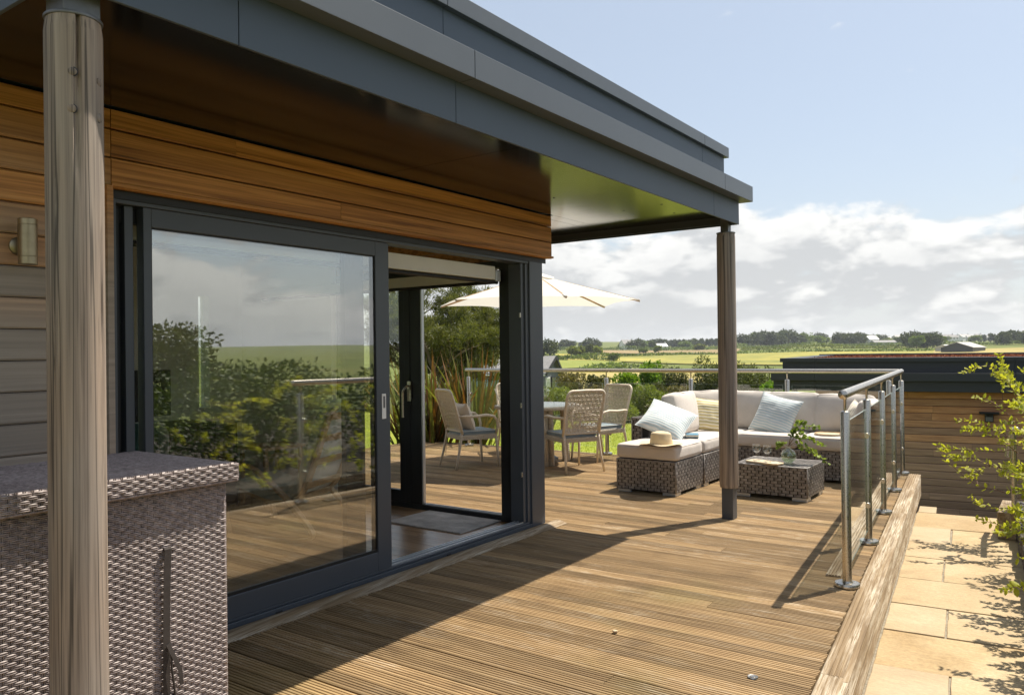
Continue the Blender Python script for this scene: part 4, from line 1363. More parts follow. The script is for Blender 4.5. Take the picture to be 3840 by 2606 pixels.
wine_glass(-2.375, 7.19, .323, .148, 'empty wine glass on the pale serving board', GG)
wine_glass(-2.262, 7.142, .323, .148, 'empty wine glass on the pale serving board', GG)
vs_ = thing('vase', 'round clear glass vase with water on the coffee table', 'vase', (-2.12, 7.30, .3065))
vc = (-2.12, 7.30, .3065)
MB().lathe([(0, .0), (.034, .001), (.058, .02), (.069, .05), (.068, .078), (.052, .108), (.026, .125), (.020, .138), (.024, .150), (.0225, .150), (.0185, .138), (.0245, .123), (.050, .106), (.0655, .078), (.0665, .05), (.056, .022), (.032, .004), (0, .003)], 36, vc).build('body', M['thin_glass'], vs_, smooth='all')
t = NT('vase_water')
M['vase_water'] = t.done(t.node('ShaderNodeMixShader', {0: .14, 1: t.node('ShaderNodeBsdfTransparent', {0: (.86, .92, .80)}).outputs[0], 2: t.bsdf((.35, .42, .25), .05)}).outputs[0])
MB().lathe([(0, .005), (.030, .006), (.054, .024), (.0645, .05), (.0635, .078), (.058, .088), (0, .088)], 30, vc).build('water', M['vase_water'], vs_, smooth='all')
def leaf_quads(C, A, B, L, Wd, fold=.0):
    """C centres, A leaf direction, B side direction (N,3 unit); six-point leaves as two quads"""
    N_ = np.cross(A, B)
    L = np.asarray(L)[:, None]; Wd = np.asarray(Wd)[:, None]
    p0 = C; p3 = C + A * L
    a1 = C + A * L * .32 + B * Wd * .5 + N_ * Wd * fold
    a2 = C + A * L * .68 + B * Wd * .42 + N_ * Wd * fold
    b1 = C + A * L * .32 - B * Wd * .5 + N_ * Wd * fold
    b2 = C + A * L * .68 - B * Wd * .42 + N_ * Wd * fold
    n = len(C)
    vs = np.stack([p0, a1, a2, p3, b2, b1], 1).reshape(-1, 3)
    i = np.arange(n)[:, None] * 6
    fs = np.concatenate([i + np.array([[0, 1, 2, 3]]), i + np.array([[0, 3, 4, 5]])], 0)
    return vs, fs
def unit(a):
    return a / np.maximum(1e-9, np.linalg.norm(a, axis=-1, keepdims=True))
eu = thing('eucalyptus_branch', 'leafy green eucalyptus sprigs standing in the glass vase', 'branch', (-2.12, 7.30, .33))
sm = MB()
rs = np.random.RandomState(5)
LC, LA, LB, LL = [], [], [], []
vtop = Vector((-2.12, 7.30, .455))
for dx, dy, dz, bend in ((.30, .02, .12, -.10), (.24, .10, .20, -.02), (.17, -.04, .16, -.05), (.33, .05, .02, -.16), (-.10, -.02, .05, -.06), (.12, .08, .22, 0), (.26, -.05, .07, -.12), (.05, .03, .14, 0)):
    pts = []
    for k in range(9):
        s = k / 8
        pts.append(vtop + V3(dx * s, dy * s, dz * math.sin(s * 1.9) + bend * s * s))
    sm.tube([V3(-2.12, 7.30, .33)] + pts, [.002] * 4 + [.0013] * 6, 5)
    for k in range(3, 9):
        for s_ in (-1, 1):
            for rep in range(2):
                p = pts[k] if rep == 0 else (pts[k] + pts[k - 1]) / 2
                d = (pts[k] - pts[k - 1]).normalized()
                a = unit(np.array(d) * .35 + rs.normal(0, .55, 3) + np.array([0, 0, -.1 + .3 * s_]))
                b = unit(np.cross(a, rs.normal(0, 1, 3)))
                LC.append(np.array(p)); LA.append(a); LB.append(b); LL.append(rs.uniform(.026, .042))
sm.build('stem', M['stem'], eu, smooth='all')
LC, LA, LB, LL = map(np.array, (LC, LA, LB, LL))
vs, fs = leaf_quads(LC - np.array(root_loc(eu)), LA, LB, LL, LL * .92, .08)
link('leaves', mesh_np('leaves', vs, fs, M['leaf_eucalyptus']), eu)
tr_ = MB()
R = Rz(math.radians(8))
tr_.lathe([(0, 0), (.145, 0), (.150, .003), (.150, .016), (.146, .018), (.143, .006), (0, .005)], 36, (-2.02, 8.40, .464))
o = tr_.build('wooden_tray', M['pale_wood'], None, smooth=True, loc=(-2.02, 8.40, .464))
tag(o, 'round shallow wooden tray on the sofa seat by the ivory pillow', 'tray')

# ------------------------------------------------------------------ dining chairs
def make_chair(label):
    """faces local +Y, seat centre over the origin"""
    t_ = thing('dining_chair', label, 'chair', (0, 0, 0), 'cream woven dining chairs round the table')
    w, d = .46, .46
    hw, hd = w / 2, d / 2
    SZ, BT = .385, .905
    m_ = M['rattan_cream']
    def back(u, v, out=0.0):
        """panel point: u across -1..1, v 0 bottom..1 top"""
        x = u * (hw - .004 + .012 * v)
        y = -hd + .01 - .115 * v - .03 * v * v + .022 * (1 - u * u)
        return V3(x, y - out, SZ + .045 + (BT - SZ - .045) * v)
    for s in (-1, 1):
        x = s * (hw - .012)
        MB().tube([(x * 1.10, -hd - .075, .0), (x * 1.03, -hd - .03, .18), (x, -hd + .006, SZ - .02), (x, -hd + .012, SZ + .04)], [.0125, .0145, .0155, .016], 10).build('leg', m_, t_, smooth='all')
        MB().tube([(x * 1.05, hd + .02, .0), (x * 1.02, hd + .005, .18), (x, hd - .012, SZ - .005)], [.0125, .0145, .016], 10).build('leg', m_, t_, smooth='all')
        p0 = back(s * 1.0, .36)
        MB().tube([p0, p0 + V3(s * .022, .08, .004), (s * (hw + .030), -.06, .602), (s * (hw + .034), .08, .612), (s * (hw + .030), .17, .595), (s * (hw + .018), .222, .545), (s * (hw + .004), .236, .47), (x, hd - .008, SZ - .01)], [.014, .015, .016, .0165, .0165, .016, .0155, .015], 10).build('armrest', m_, t_, smooth='all')
    # rim of the back
    pts = []
    cr_ = .16
    for u, v in [(-1, -.06), (-1, .3), (-1, .6), (-1, 1 - cr_)] + [(-1 + .26 * (1 - math.cos(a)), 1 - cr_ + cr_ * math.sin(a)) for a in (.4, .8, 1.2, 1.57)] + [(-.4, 1.0), (0, 1.005), (.4, 1.0)] + [(1 - .26 * (1 - math.cos(a)), 1 - cr_ + cr_ * math.sin(a)) for a in (1.57, 1.2, .8, .4)] + [(1, 1 - cr_), (1, .6), (1, .3), (1, -.06)]:
        pts.append(back(u, v))
    MB().tube(pts, .0155, 10).build('back_frame', m_, t_, smooth='all')
    MB().tube([back(-1, .0), back(-.5, -.01), back(0, -.01), back(.5, -.01), back(1, .0)], .013, 8).build('back_rail', m_, t_, smooth='all')
    # star lattice
    lt = MB()
    W_, H_ = w, BT - SZ - .045
    sp = .052
    def inside(x, y):
        if abs(x) > W_ / 2 - .006 or y < 0.004 or y > H_ - .004: return False
        cx_, cy_ = W_ / 2 - .06, H_ - .075
        if abs(x) > cx_ and y > cy_: return ((abs(x) - cx_) / .06) ** 2 + ((y - cy_) / .075) ** 2 < 1
        return True
    for fam, (a0, s_, o_, r_) in enumerate([(0, sp * .866, 0, .0036), (60, sp * .866, 0, .0036), (120, sp * .866, 0, .0036), (30, sp * .5, 0, .0028), (90, sp * .5, 0, .0028), (150, sp * .5, 0, .0028)]):
        a = math.radians(a0)
        dx, dy = math.cos(a), math.sin(a)
        nx, ny = -dy, dx
        for k in range(-24, 25):
            ox, oy = nx * (k * s_ + o_), H_ / 2 + ny * (k * s_ + o_)
            seg = []
            for q in range(-60, 61):
                x, y = ox + dx * q * .0075, oy + dy * q * .0075
                if inside(x, y): seg.append((x, y))
            if len(seg) > 2:
                idx = sorted({0, len(seg) - 1, len(seg) // 3, 2 * len(seg) // 3})
                lt.tube([back(seg[i][0] / (W_ / 2), seg[i][1] / H_, .0035 * ((fam % 2) - .5)) for i in idx], r_, 4, False)
    lt.build('back_lattice', m_, t_, smooth='all', kind='stuff')
    # woven seat frame
    sf = MB()
    sf.box(-hw + .004, hw - .004, -hd + .006, hd - .004, SZ - .052, SZ - .004)
    sfo = sf.build('seat_frame', m_, t_, bevel=.008)
    wv = MB()
    for O, U, N, L in (((-hw, -hd, SZ - .054), (1, 0, 0), (0, -1, 0), w), ((hw, -hd, SZ - .054), (0, 1, 0), (1, 0, 0), d), ((hw, hd, SZ - .054), (-1, 0, 0), (0, 1, 0), w), ((-hw, hd, SZ - .054), (0, -1, 0), (-1, 0, 0), d)):
        weave(wv, O, U, (0, 0, 1), N, L, .05, .013, .0085, wires=1, bulge=.004, wr=.0036, fill=1.7, seg=3)
    wv.build('seat_weave', m_, sfo, smooth='all', kind='stuff')
    pad = cushion('seat_pad', t_, (0, .012, SZ + .024), (w - .035, d - .03, .05), .018, .006, mat='seat_pad', wr=.002, seed=9, piping=False)
    pp = MB()
    for z in (SZ + .004, SZ + .044):
        P = []
        for k in range(41):
            a = 2 * math.pi * k / 40
            P.append((math.copysign(abs(math.cos(a)) ** .2, math.cos(a)) * (w - .032) / 2, .012 + math.copysign(abs(math.sin(a)) ** .2, math.sin(a)) * (d - .027) / 2, z))
        pp.tube(P, .003, 5, False)
    pp.build('piping', M['piping'], pad, smooth='all')
    for s in (-1, 1):
        x = s * (hw - .03)
        for q in (0, 1):
            tie = MB()
            tie.tube([(x, -hd + .01, SZ - .0), (x + .012 * (q * 2 - 1), -hd - .012, SZ - .06), (x + .022 * (q * 2 - 1), -hd - .016, SZ - .15), (x + .006 * (q * 2 - 1), -hd - .018, SZ - .235 - .03 * q)], .0022, 5)
            tie.build('tie', M['piping'], pad, smooth='all')
    return t_
TC = Vector((-5.31, 8.0, 0))
chair0 = make_chair('cream woven dining chair with its back turned to the glass door and a beige cushion')
def put_chair(o, x, y, face, label):
    o.location = (x, y, 0)
    ROOTLOC[o.name] = Vector((x, y, 0))
    o.rotation_euler = (0, 0, math.atan2(face[1], face[0]) - math.pi / 2)
    o['label'] = label
spots = [(-5.835, 7.35, (.45, .89), 'cream woven dining chair in the parasol shade with a beige cushion against its lattice back'),
         (-4.655, 7.70, (-.86, .50), 'cream woven dining chair whose lattice back faces the house corner post'),
         (-4.81, 8.60, (-.29, -.954), 'cream woven dining chair beside the glass railing, its seat pad half in sun'),
         (-6.02, 8.62, (.75, -.66), 'cream woven dining chair on the far side of the table by the flax plants')]
for i, (x, y, fdir, lab) in enumerate(spots):
    put_chair(chair0 if i == 0 else copy_tree(chair0), x, y, fdir, lab)
pillow('plain beige cushion standing on the shaded dining chair', (-5.875, 7.275, .575), (.19, .185), .07, Rz(math.atan2(.89, .45) + math.radians(90)) @ Rx(math.radians(72)), 'pillow_cream', 6)
pillow('white cushion on the far dining chair', (-6.0, 8.60, .56), (.19, .17), .065, Rz(math.atan2(-.66, .75) + math.radians(90)) @ Rx(math.radians(70)), 'pillow_cream', 7)
# ------------------------------------------------------------------ dining table
dt = thing('dining_table', 'round cream woven dining table with glass top', 'table', tuple(TC))
MB().lathe([(0, .655), (.50, .655), (.522, .662), (.527, .676), (.522, .690), (.50, .694), (0, .694)], 64, TC).build('tabletop', M['rattan_cream'], dt, smooth=True)
rm = MB()
for k in range(150):
    a0 = 2 * math.pi * k / 150
    pts = []
    for q in range(5):
        a = a0 + .026 * q / 4
        b = math.pi * (.08 + .84 * q / 4)
        pts.append(TC + V3((.520 + .012 * math.sin(b)) * math.cos(a), (.520 + .012 * math.sin(b)) * math.sin(a), .676 - .020 * math.cos(b)))
    rm.tube(pts, .0045, 4, False)
rm.build('rim_weave', M['rattan_cream'], dt, smooth='all', kind='stuff')
MB().lathe([(0, .6945), (.505, .6945), (.508, .697), (.505, .7), (0, .7)], 64, TC).build('glass_top', M['rail_glass'], dt, smooth=True)
for a in (45, 135, 225, 315):
    for q in (-1, 1):
        aa = math.radians(a + 8)
        c = TC + V3(.33 * math.cos(aa) - q * .035 * math.sin(aa), .33 * math.sin(aa) + q * .035 * math.cos(aa), 0)
        e = TC + V3(.36 * math.cos(aa) - q * .035 * math.sin(aa), .36 * math.sin(aa) + q * .035 * math.cos(aa), 0)
        lg = MB().tube([e + V3(0, 0, 0), c + V3(0, 0, .654)], .031, 12)
        lo = lg.build('leg', M['rattan_cream'], dt, smooth=True)
        wv = MB()
        for j in range(52):
            z = .008 + j * .0124
            p = e + (c - e) * (z / .654)
            for k in range(4):
                ang = math.pi / 2 * k + (math.pi / 4 if j % 2 else 0)
                pts = [p + V3(.0325 * math.cos(ang + t2), .0325 * math.sin(ang + t2), z) + V3(0, 0, 0) for t2 in (-.55, -.2, .2, .55)]
                wv.tube(pts, .0052, 4, False)
        wv.build('leg_weave', M['rattan_cream'], lo, smooth='all', kind='stuff')
TT = .7015
ob_ = thing('open_book', 'open paperback standing propped on the dining table', 'book', (-5.66, 7.93, TT))
bk = at_px(1905, 1400, 9.3)
c0 = Vector((-5.64, 7.83, TT))
uu = Vector((.815, .579, 0)); ww = Vector((-.579, .815, 0))
ob_mb = MB().obox(c0 + uu * .03 + V3(0, 0, .013), uu * .10, ww * .065, V3(0, 0, .012))
ob_mb.build('pages', M['paper'], ob_, bevel=.003)
lean = (V3(0, 0, 1) * .93 - uu * .36).normalized()
n_ = lean.cross(ww)
MB().obox(c0 - uu * .085 + lean * .10, lean * .10, ww * .066, n_ * .006).build('pages', M['paper'], ob_, bevel=.003)
pc = Vector((-5.40, 7.95, TT))
for k in range(4):
    o = MB().lathe([(0, 0), (.055, .001), (.075, .004), (.118, .016), (.120, .018), (.117, .0185), (.073, .008), (0, .006)], 40, pc + V3(0, 0, .0085 * k)).build('plate', M['ceramic'], None, smooth=True, loc=tuple(pc + V3(0, 0, .0085 * k)))
    tag(o, 'white dinner plate in the stack on the dining table', 'plate', 'stacked dinner plates')
wine_glass(-5.22, 8.04, TT, .19, 'wine glass standing on the dining table beside the stacked plates', None, 1.05)
# ------------------------------------------------------------------ parasol
pa = thing('parasol', 'large cream parasol with wooden ribs over the dining table', 'parasol', tuple(TC))
nrib = 6
RR, ZA, ZRIM = 1.27, 2.275, 1.925
a_off = math.radians(18)
def cp(a, t_):
    """canopy point at angle a, t 0 apex .. 1 rim"""
    k = ((a - a_off) / (2 * math.pi / nrib)) % 1.0
    R_ = RR * math.cos(math.pi / nrib) / math.cos((k - .5) * 2 * math.pi / nrib)
    R_ *= 1 - .035 * math.sin(math.pi * k) * t_
    sag = .035 * math.sin(math.pi * k) * math.sin(math.pi * min(1, t_)) + .022 * math.sin(math.pi * k) * t_ * -1
    return TC + V3(R_ * t_ * math.cos(a), R_ * t_ * math.sin(a), ZA - (ZA - ZRIM) * (t_ * .94 + .06 * t_ * t_) - sag)
cn = MB()
cn.grid(72, 12, lambda u, v: cp(2 * math.pi * u, .04 + .96 * v))
cn.build('canopy', M['canvas'], pa, smooth='all')
vl = MB()
vl.grid(48, 3, lambda u, v: cp(2 * math.pi * u, .02 + .16 * v) + V3(0, 0, .035 - .012 * v))
vl.build('vent', M['canvas'], pa, smooth='all')
for k in range(nrib):
    a = a_off + 2 * math.pi * k / nrib
    pts = [cp(a, q) - V3(0, 0, .014) for q in (.05, .4, .75, .985)]
    rb = MB()
    for p, q in zip(pts, pts[1:]):
        d_ = (q - p) / 2
        rb.obox((p + q) / 2, d_, V3(-math.sin(a), math.cos(a), 0) * .009, V3(0, 0, .011))
    rib = rb.build('rib', M['light_wood'], pa)
    p1 = cp(a, .40) - V3(0, 0, .022)
    MB().tube([p1, TC + V3(.04 * math.cos(a), .04 * math.sin(a), 2.02)], .008, 6).build('strut', M['light_wood'], rib)
    e = cp(a, .985)
    d_ = V3(math.cos(a), math.sin(a), -.28).normalized()
    MB().obox(e - d_ * .05 - V3(0, 0, .006), d_ * .055, V3(-math.sin(a), math.cos(a), 0) * .017, V3(0, 0, 1) * .010).build('corner_pocket', M['canvas'], rib, bevel=.005)
MB().lathe([(.019, .0), (.019, 2.28), (.03, 2.285), (.034, 2.31), (.030, 2.33), (.012, 2.34), (0, 2.342)], 20, TC).build('pole', M['light_wood'], pa, smooth=True)
MB().lathe([(.05, 1.99), (.05, 2.04), (.03, 2.045)], 20, TC).build('hub', M['light_wood'], pa, smooth=True)
MB().lathe([(.0, 0), (.24, 0), (.24, .05), (.20, .075), (.05, .09), (.035, .12), (.035, .30), (.02, .30)], 40, TC).build('base', M['galvanised'], pa, smooth=True)

# ------------------------------------------------------------------ inside the room
mt = MB()
mt.box(-4.455, -3.70, 4.515, 5.03, .0045, .016)
o = mt.build('doormat', M['mat_fibre'], None, bevel=.004, loc=(-4.08, 4.77, .0045))
tag(o, 'pale grey doormat on the wooden floor inside the open doors', 'doormat')
def blind(label, box, tube):
    t_ = thing('roller_blind', label, 'blind', ((box[0] + box[1]) / 2, (box[2] + box[3]) / 2, box[4]))
    MB().box(*box).build('cassette', M['white_blind'], t_, bevel=.004)
    MB().tube(tube, .014, 10).build('bottom_bar', M['black'], t_, smooth=True)
    return t_
b1 = blind('white roller blind cassette along the top of the open front doors', (-3.60, -3.515, 1.90, 4.74, 1.885, 1.985), [(-3.53, 1.95, 1.868), (-3.53, 4.78, 1.868)])
MB().box(-3.606, -3.51, 4.741, 4.80, 1.875, 1.955).build('end_cap', M['white_metal'], b1, bevel=.004)
b2 = blind('white roller blind cassette above the glazed end doors', (-4.88, -3.68, 4.965, 5.035, 1.905, 1.99), [(-4.88, 4.985, 1.893), (-3.68, 4.985, 1.893)])
b3 = blind('white roller blind cassette above the fixed end window', (-6.60, -4.94, 4.965, 5.035, 1.905, 1.99), [(-6.6, 4.985, 1.893), (-4.94, 4.985, 1.893)])
ch = MB()
for k in range(60):
    z = 1.88 - k * .016
    ch.lathe([(0, -.003), (.003, 0), (0, .003)], 6, (-4.925, 4.975, z))
ch.build('bead_chain', M['black'], b3, smooth='all')
# bentwood armchair seen from behind
ac = thing('armchair', 'bentwood armchair with pale leather cushion seen from behind through the glass', 'armchair', (-4.98, 4.05, 0))
AF = Vector((-.94, -.34, 0)).normalized()                    # where the chair faces
AS = Vector((AF.y, -AF.x, 0))
A0 = Vector((-4.60, 3.98, 0))
def ap(f, s, z): return A0 + AF * f + AS * s + V3(0, 0, z)
def bent(mb, pts, w, th):
    """flat laminated strip: width across the chair, pts as (f, s, z)"""
    P = [ap(*p) for p in pts]
    vs, fs = [], []
    for i, p in enumerate(P):
        t_ = (P[min(i + 1, len(P) - 1)] - P[max(i - 1, 0)]).normalized()
        n_ = t_.cross(AS).normalized()
        vs += [p - AS * w - n_ * th, p + AS * w - n_ * th, p + AS * w + n_ * th, p - AS * w + n_ * th]
    for i in range(len(P) - 1):
        for q in range(4):
            fs.append((4 * i + q, 4 * i + (q + 1) % 4, 4 * i + 4 + (q + 1) % 4, 4 * i + 4 + q))
    fs += [(3, 2, 1, 0), tuple(4 * (len(P) - 1) + k for k in range(4))]
    return mb.add(vs, fs)
def smooth_path(pts, n=6):
    out = []
    P = [Vector(p) for p in pts]
    for i in range(len(P) - 1):
        p0, p1, p2, p3 = P[max(i - 1, 0)], P[i], P[i + 1], P[min(i + 2, len(P) - 1)]
        for k in range(n):
            t_ = k / n
            out.append(.5 * ((2 * p1) + (-p0 + p2) * t_ + (2 * p0 - 5 * p1 + 4 * p2 - p3) * t_ ** 2 + (-p0 + 3 * p1 - 3 * p2 + p3) * t_ ** 3))
    return out + [P[-1]]
for s in (-.30, .30):
    fm = bent(MB(), smooth_path([(.62, s, .03), (.30, s, .018), (.02, s, .02), (-.10, s, .06), (-.02, s, .18), (.16, s, .36), (.40, s, .53), (.62, s, .53), (.66, s, .45), (.62, s, .20), (.58, s, .03)]), .026, .011)
    fm.build('side_frame', M['light_wood'], ac, smooth=True)
    bent(MB(), smooth_path([(.52, s * .8, .36), (.20, s * .8, .27), (.02, s * .8, .34), (-.10, s * .8, .60), (-.20, s * .8, .88), (-.26, s * .8, .96)]), .03, .010).build('back_frame', M['light_wood'], ac, smooth=True)
for f, z in ((-.015, .40), (-.085, .57), (-.145, .74), (-.215, .90), (.06, .30)):
    MB().obox(ap(f - .012, 0, z), AS * .245, (AF * -.3 + V3(0, 0, .95)).normalized() * .026, AF * .006).build('slat', M['light_wood'], ac, bevel=.003)
sc_ = MB()
P = smooth_path([(.55, 0, .40), (.30, 0, .33), (.08, 0, .36), (-.035, 0, .60), (-.13, 0, .86), (-.20, 0, 1.00)], 8)
bent(sc_, P, .262, .035)
sc_.build('cushion', M['leather_pale'], ac, smooth=True, bevel=.02)
bent(MB(), smooth_path([(.05, 0, .33), (-.03, 0, .45), (-.10, 0, .66), (-.185, 0, .90)], 6), .235, .004).build('back_cloth', M['white_paint'], ac, smooth='all')
gc = thing('tub_chair', 'dark green upholstered chair with rounded back behind the glass', 'chair', (-4.75, 2.55, 0))
gm = MB()
def gsurf(u, v):
    a = math.radians(-70 + 140 * u)
    z = .18 + (.77 - .22 * abs(2 * u - 1) ** 3) * v
    r = .33 + .03 * v
    return V3(-4.85 + r * math.cos(a) * 1.0, 2.50 + r * math.sin(a) * 1.0, z)
gm.grid(24, 12, gsurf)
go = gm.build('backrest', M['green_velvet'], gc, smooth='all')
so_ = go.modifiers.new('thick', 'SOLIDIFY'); so_.thickness = .09
cushion('seat', gc, (-4.90, 2.50, .40), (.56, .56, .14), .05, .02, mat='green_velvet', piping=False)
for sx in (-.22, .22):
    for sy_ in (-.22, .22):
        MB().tube([(-4.90 + sx, 2.50 + sy_, .33), (-4.90 + sx * 1.1, 2.50 + sy_ * 1.1, .0045)], [.016, .010], 8).build('leg', M['black'], gc)
ds = thing('desk', 'dark desk with a black screen panel at the back of the room', 'desk', (-6.5, 4.1, 0))
MB().box(-6.93, -6.45, 3.1, 4.35, .70, .735).build('desk_top', M['black'], ds)
for yq in (3.12, 4.32):
    MB().box(-6.9, -6.48, yq, yq + .03, .0045, .70).build('leg', M['black'], ds)
MB().box(-6.80, -6.77, 3.4, 4.1, .80, 1.22).box(-6.85, -6.70, 3.65, 3.85, .736, .80).build('screen', M['black'], ds, bevel=.01)
fs_ = thing('fire_screen', 'black metal framed folding screen standing in the dim room', 'screen', (-6.0, 3.6, 0))
fm = MB()
for (xa, ya, xb, yb) in ((-6.25, 3.00, -6.05, 3.35), (-6.05, 3.35, -5.95, 4.0), (-5.95, 4.0, -6.15, 4.35)):
    fm.tube([(xa, ya, .0045), (xa, ya, .74), (xb, yb, .74), (xb, yb, .0045)], .009, 6)
    fm.add([(xa, ya, .02), (xb, yb, .02), (xb, yb, .73), (xa, ya, .73)], [(0, 1, 2, 3)])
fm.build('panel', M['black'], fs_)
sb = thing('side_table', 'small wooden side table beside the armchair in the room', 'table', (-5.9, 4.55, 0))
MB().box(-6.15, -5.75, 4.35, 4.80, .50, .53).build('table_top', M['light_wood'], sb, bevel=.004)
for xq in (-6.13, -5.80):
    for yq in (4.37, 4.75):
        MB().box(xq, xq + .03, yq, yq + .03, .0045, .4995).build('leg', M['light_wood'], sb)
pf = thing('picture_frame', 'small dark framed picture on the back wall of the room', 'picture', (-6.93, 2.92, 1.3))
MB().box(-6.949, -6.925, 2.82, 3.06, 1.18, 1.48).build('frame', M['black'], pf, bevel=.004)
MB().box(-6.9249, -6.921, 2.85, 3.03, 1.21, 1.45).build('print', M['paper'], pf)

# ------------------------------------------------------------------ neighbouring garage with a sedum roof
GU = Vector((math.cos(math.radians(7.3)), math.sin(math.radians(7.3)), 0)); GW = Vector((-GU.y, GU.x, 0))
G0 = Vector((-4.345, 14.458, 0))
def gp(s, w, z): return G0 + GU * s + GW * w + V3(0, 0, z)
def gbox(s0, s1, w0, w1, z0, z1, mb=None):
    mb = mb or MB()
    c = gp((s0 + s1) / 2, (w0 + w1) / 2, (z0 + z1) / 2)
    return mb.obox(c, GU * ((s1 - s0) / 2), GW * ((w1 - w0) / 2), V3(0, 0, (z1 - z0) / 2))
gar = thing('garage', 'low timber clad outbuilding with dark metal roof edge and red sedum roof', 'garage', tuple(gp(2.5, 2, -1.5)))
SR = 7.0
gwall = gbox(.60, SR, .225, 5.5, -1.7, .70).build('wall', M['black'], gar)
me_g = bpy.data.meshes.new('garage_board')
pr = [(.022, 0), (.004, 0), (0, .005), (0, .104), (.009, .113), (.022, .113)]
N = len(pr)
me_g.from_pydata([(-.5, y, z) for y, z in pr] + [(.5, y, z) for y, z in pr], [], [(i, (i + 1) % N, N + (i + 1) % N, N + i) for i in range(N)] + [tuple(range(N - 1, -1, -1)), tuple(range(N, 2 * N))])
me_g.materials.append(M['cedar_garage']); me_g.update()
rng = random.Random(21)
z = .585 - .122
while z > -1.7:
    cuts = [.59] + sorted(rng.uniform(1.2, 6.5) for _ in range(2)) + [SR]
    for a, b in zip(cuts, cuts[1:]):
        if b - a < .1: continue
        o = link('board', me_g, gwall, gp((a + b) / 2, .203, z + rng.uniform(-.001, .001)))
        o.rotation_euler = (0, 0, math.radians(7.3))
        o.scale = (b - a - .003, 1, 1.02)
    z -= .122
rf = gbox(-.06, SR, .05, 6.0, .60, .90).build('roof', M['garage_metal'], gar)
for a, b in ((-.10, .62), (.62, 3.62), (3.62, SR)):
    gbox(a + .002, b - .002, -.02, .02, .585, .764).build('fascia_panel', M['garage_metal'], rf, bevel=.003)
    gbox((a if a > 0 else a - .03) + .002, b - .002, -.10, .049, .765, .899).build('gutter_panel', M['garage_metal'], rf, bevel=.003)
    gbox((a if a > 0 else a + .15) + .002, b - .002, .06, .12, .9005, 1.088).build('parapet_panel', M['garage_metal'], rf, bevel=.003)
    gbox((a if a > 0 else a + .11) + .002, b - .002, .02, .36, 1.089, 1.160).build('coping_panel', M['garage_metal'], rf, bevel=.003)
gbox(-.10, -.06, .05, 6.0, .60, .90).build('fascia_panel', M['garage_metal'], rf)
gbox(.012, .36, .361, 5.6, 1.0, 1.158).build('coping_panel', M['garage_metal'], rf, bevel=.003)
gbox(.012, SR, 5.6, 5.9, .9005, 1.185).build('coping_panel', M['garage_metal'], rf, bevel=.003)
sd_ = gbox(.361, SR, .362, 5.6, .9005, 1.115).build('sedum_bed', M['sedum'], rf)
rs = np.random.RandomState(3)
n = 9000
Cc = np.array(gp(0, 0, 1.115))[None] + np.array(GU)[None] * rs.uniform(.37, 6.9, (n, 1)) + np.array(GW)[None] * rs.uniform(.37, 5.58, (n, 1)) + np.array([[0, 0, 1]]) * rs.uniform(0, .02, (n, 1))
A_ = unit(rs.normal(0, 1, (n, 3)) * [1, 1, .3] + [0, 0, 1.0]); B_ = unit(np.cross(A_, rs.normal(0, 1, (n, 3))))
vs, fs = leaf_quads(Cc - np.array(root_loc(gar)), A_, B_, rs.uniform(.02, .05, n), rs.uniform(.015, .03, n))
link('sedum', mesh_np('sedum', vs, fs, M['sedum']), rf, kind='stuff')
gl = thing('outdoor_lamp', 'small black outdoor lamp on the outbuilding wall above the steps', 'lamp', tuple(gp(3.25, .15, .2)))
gbox(3.12, 3.40, .02, .19, .235, .262).build('hood', M['black'], gl, bevel=.006)
gbox(3.20, 3.32, .10, .20, .10, .234).build('body', M['black'], gl, bevel=.01)
gbox(3.21, 3.31, .098, .099, .11, .18).build('lens', M['galvanised'], gl)

# ------------------------------------------------------------------ leafy things
def lobes_cloud(lobes, n, rs, leaf, aspect=.55, updir=.35, shell=.55, droop=0.0, jit=.35):
    """leaves spread through a set of ellipsoids (cx,cy,cz,rx,ry,rz)"""
    lb = np.array(lobes, float)
    vol = (lb[:, 3] * lb[:, 4] * lb[:, 5]) ** .75
    pick = rs.choice(len(lb), n, p=vol / vol.sum())
    d = unit(rs.normal(0, 1, (n, 3)))
    rad = shell + (1 - shell) * rs.uniform(0, 1, (n, 1)) ** .6
    rad *= 1 + rs.normal(0, .07, (n, 1))
    C = lb[pick, :3] + d * rad * lb[pick, 3:6]
    A = unit(d * .7 + rs.normal(0, jit + .35, (n, 3)) + np.array([0, 0, updir - droop]))
    B = unit(np.cross(A, rs.normal(0, 1, (n, 3))))
    L = leaf * rs.uniform(.65, 1.35, n)
    return leaf_quads(C, A, B, L, L * aspect, .06)
def bush_lobes(rx, ry, h, k, rs, low=.15):
    out = []
    for _ in range(k):
        a, r = rs.uniform(0, 6.28), math.sqrt(rs.uniform(0, 1))
        zz = rs.uniform(low, .82) * h
        sh = math.sqrt(max(.08, 1 - ((zz / h) - .35) ** 2 * 1.4)) * .72
        s = rs.uniform(.22, .40)
        out.append((rx * r * math.cos(a) * sh, ry * r * math.sin(a) * sh, zz, rx * s * 1.1, ry * s * 1.1, min(h * s * .75, h * .98 - zz if h - zz > h * .1 else h * .1)))
    return out
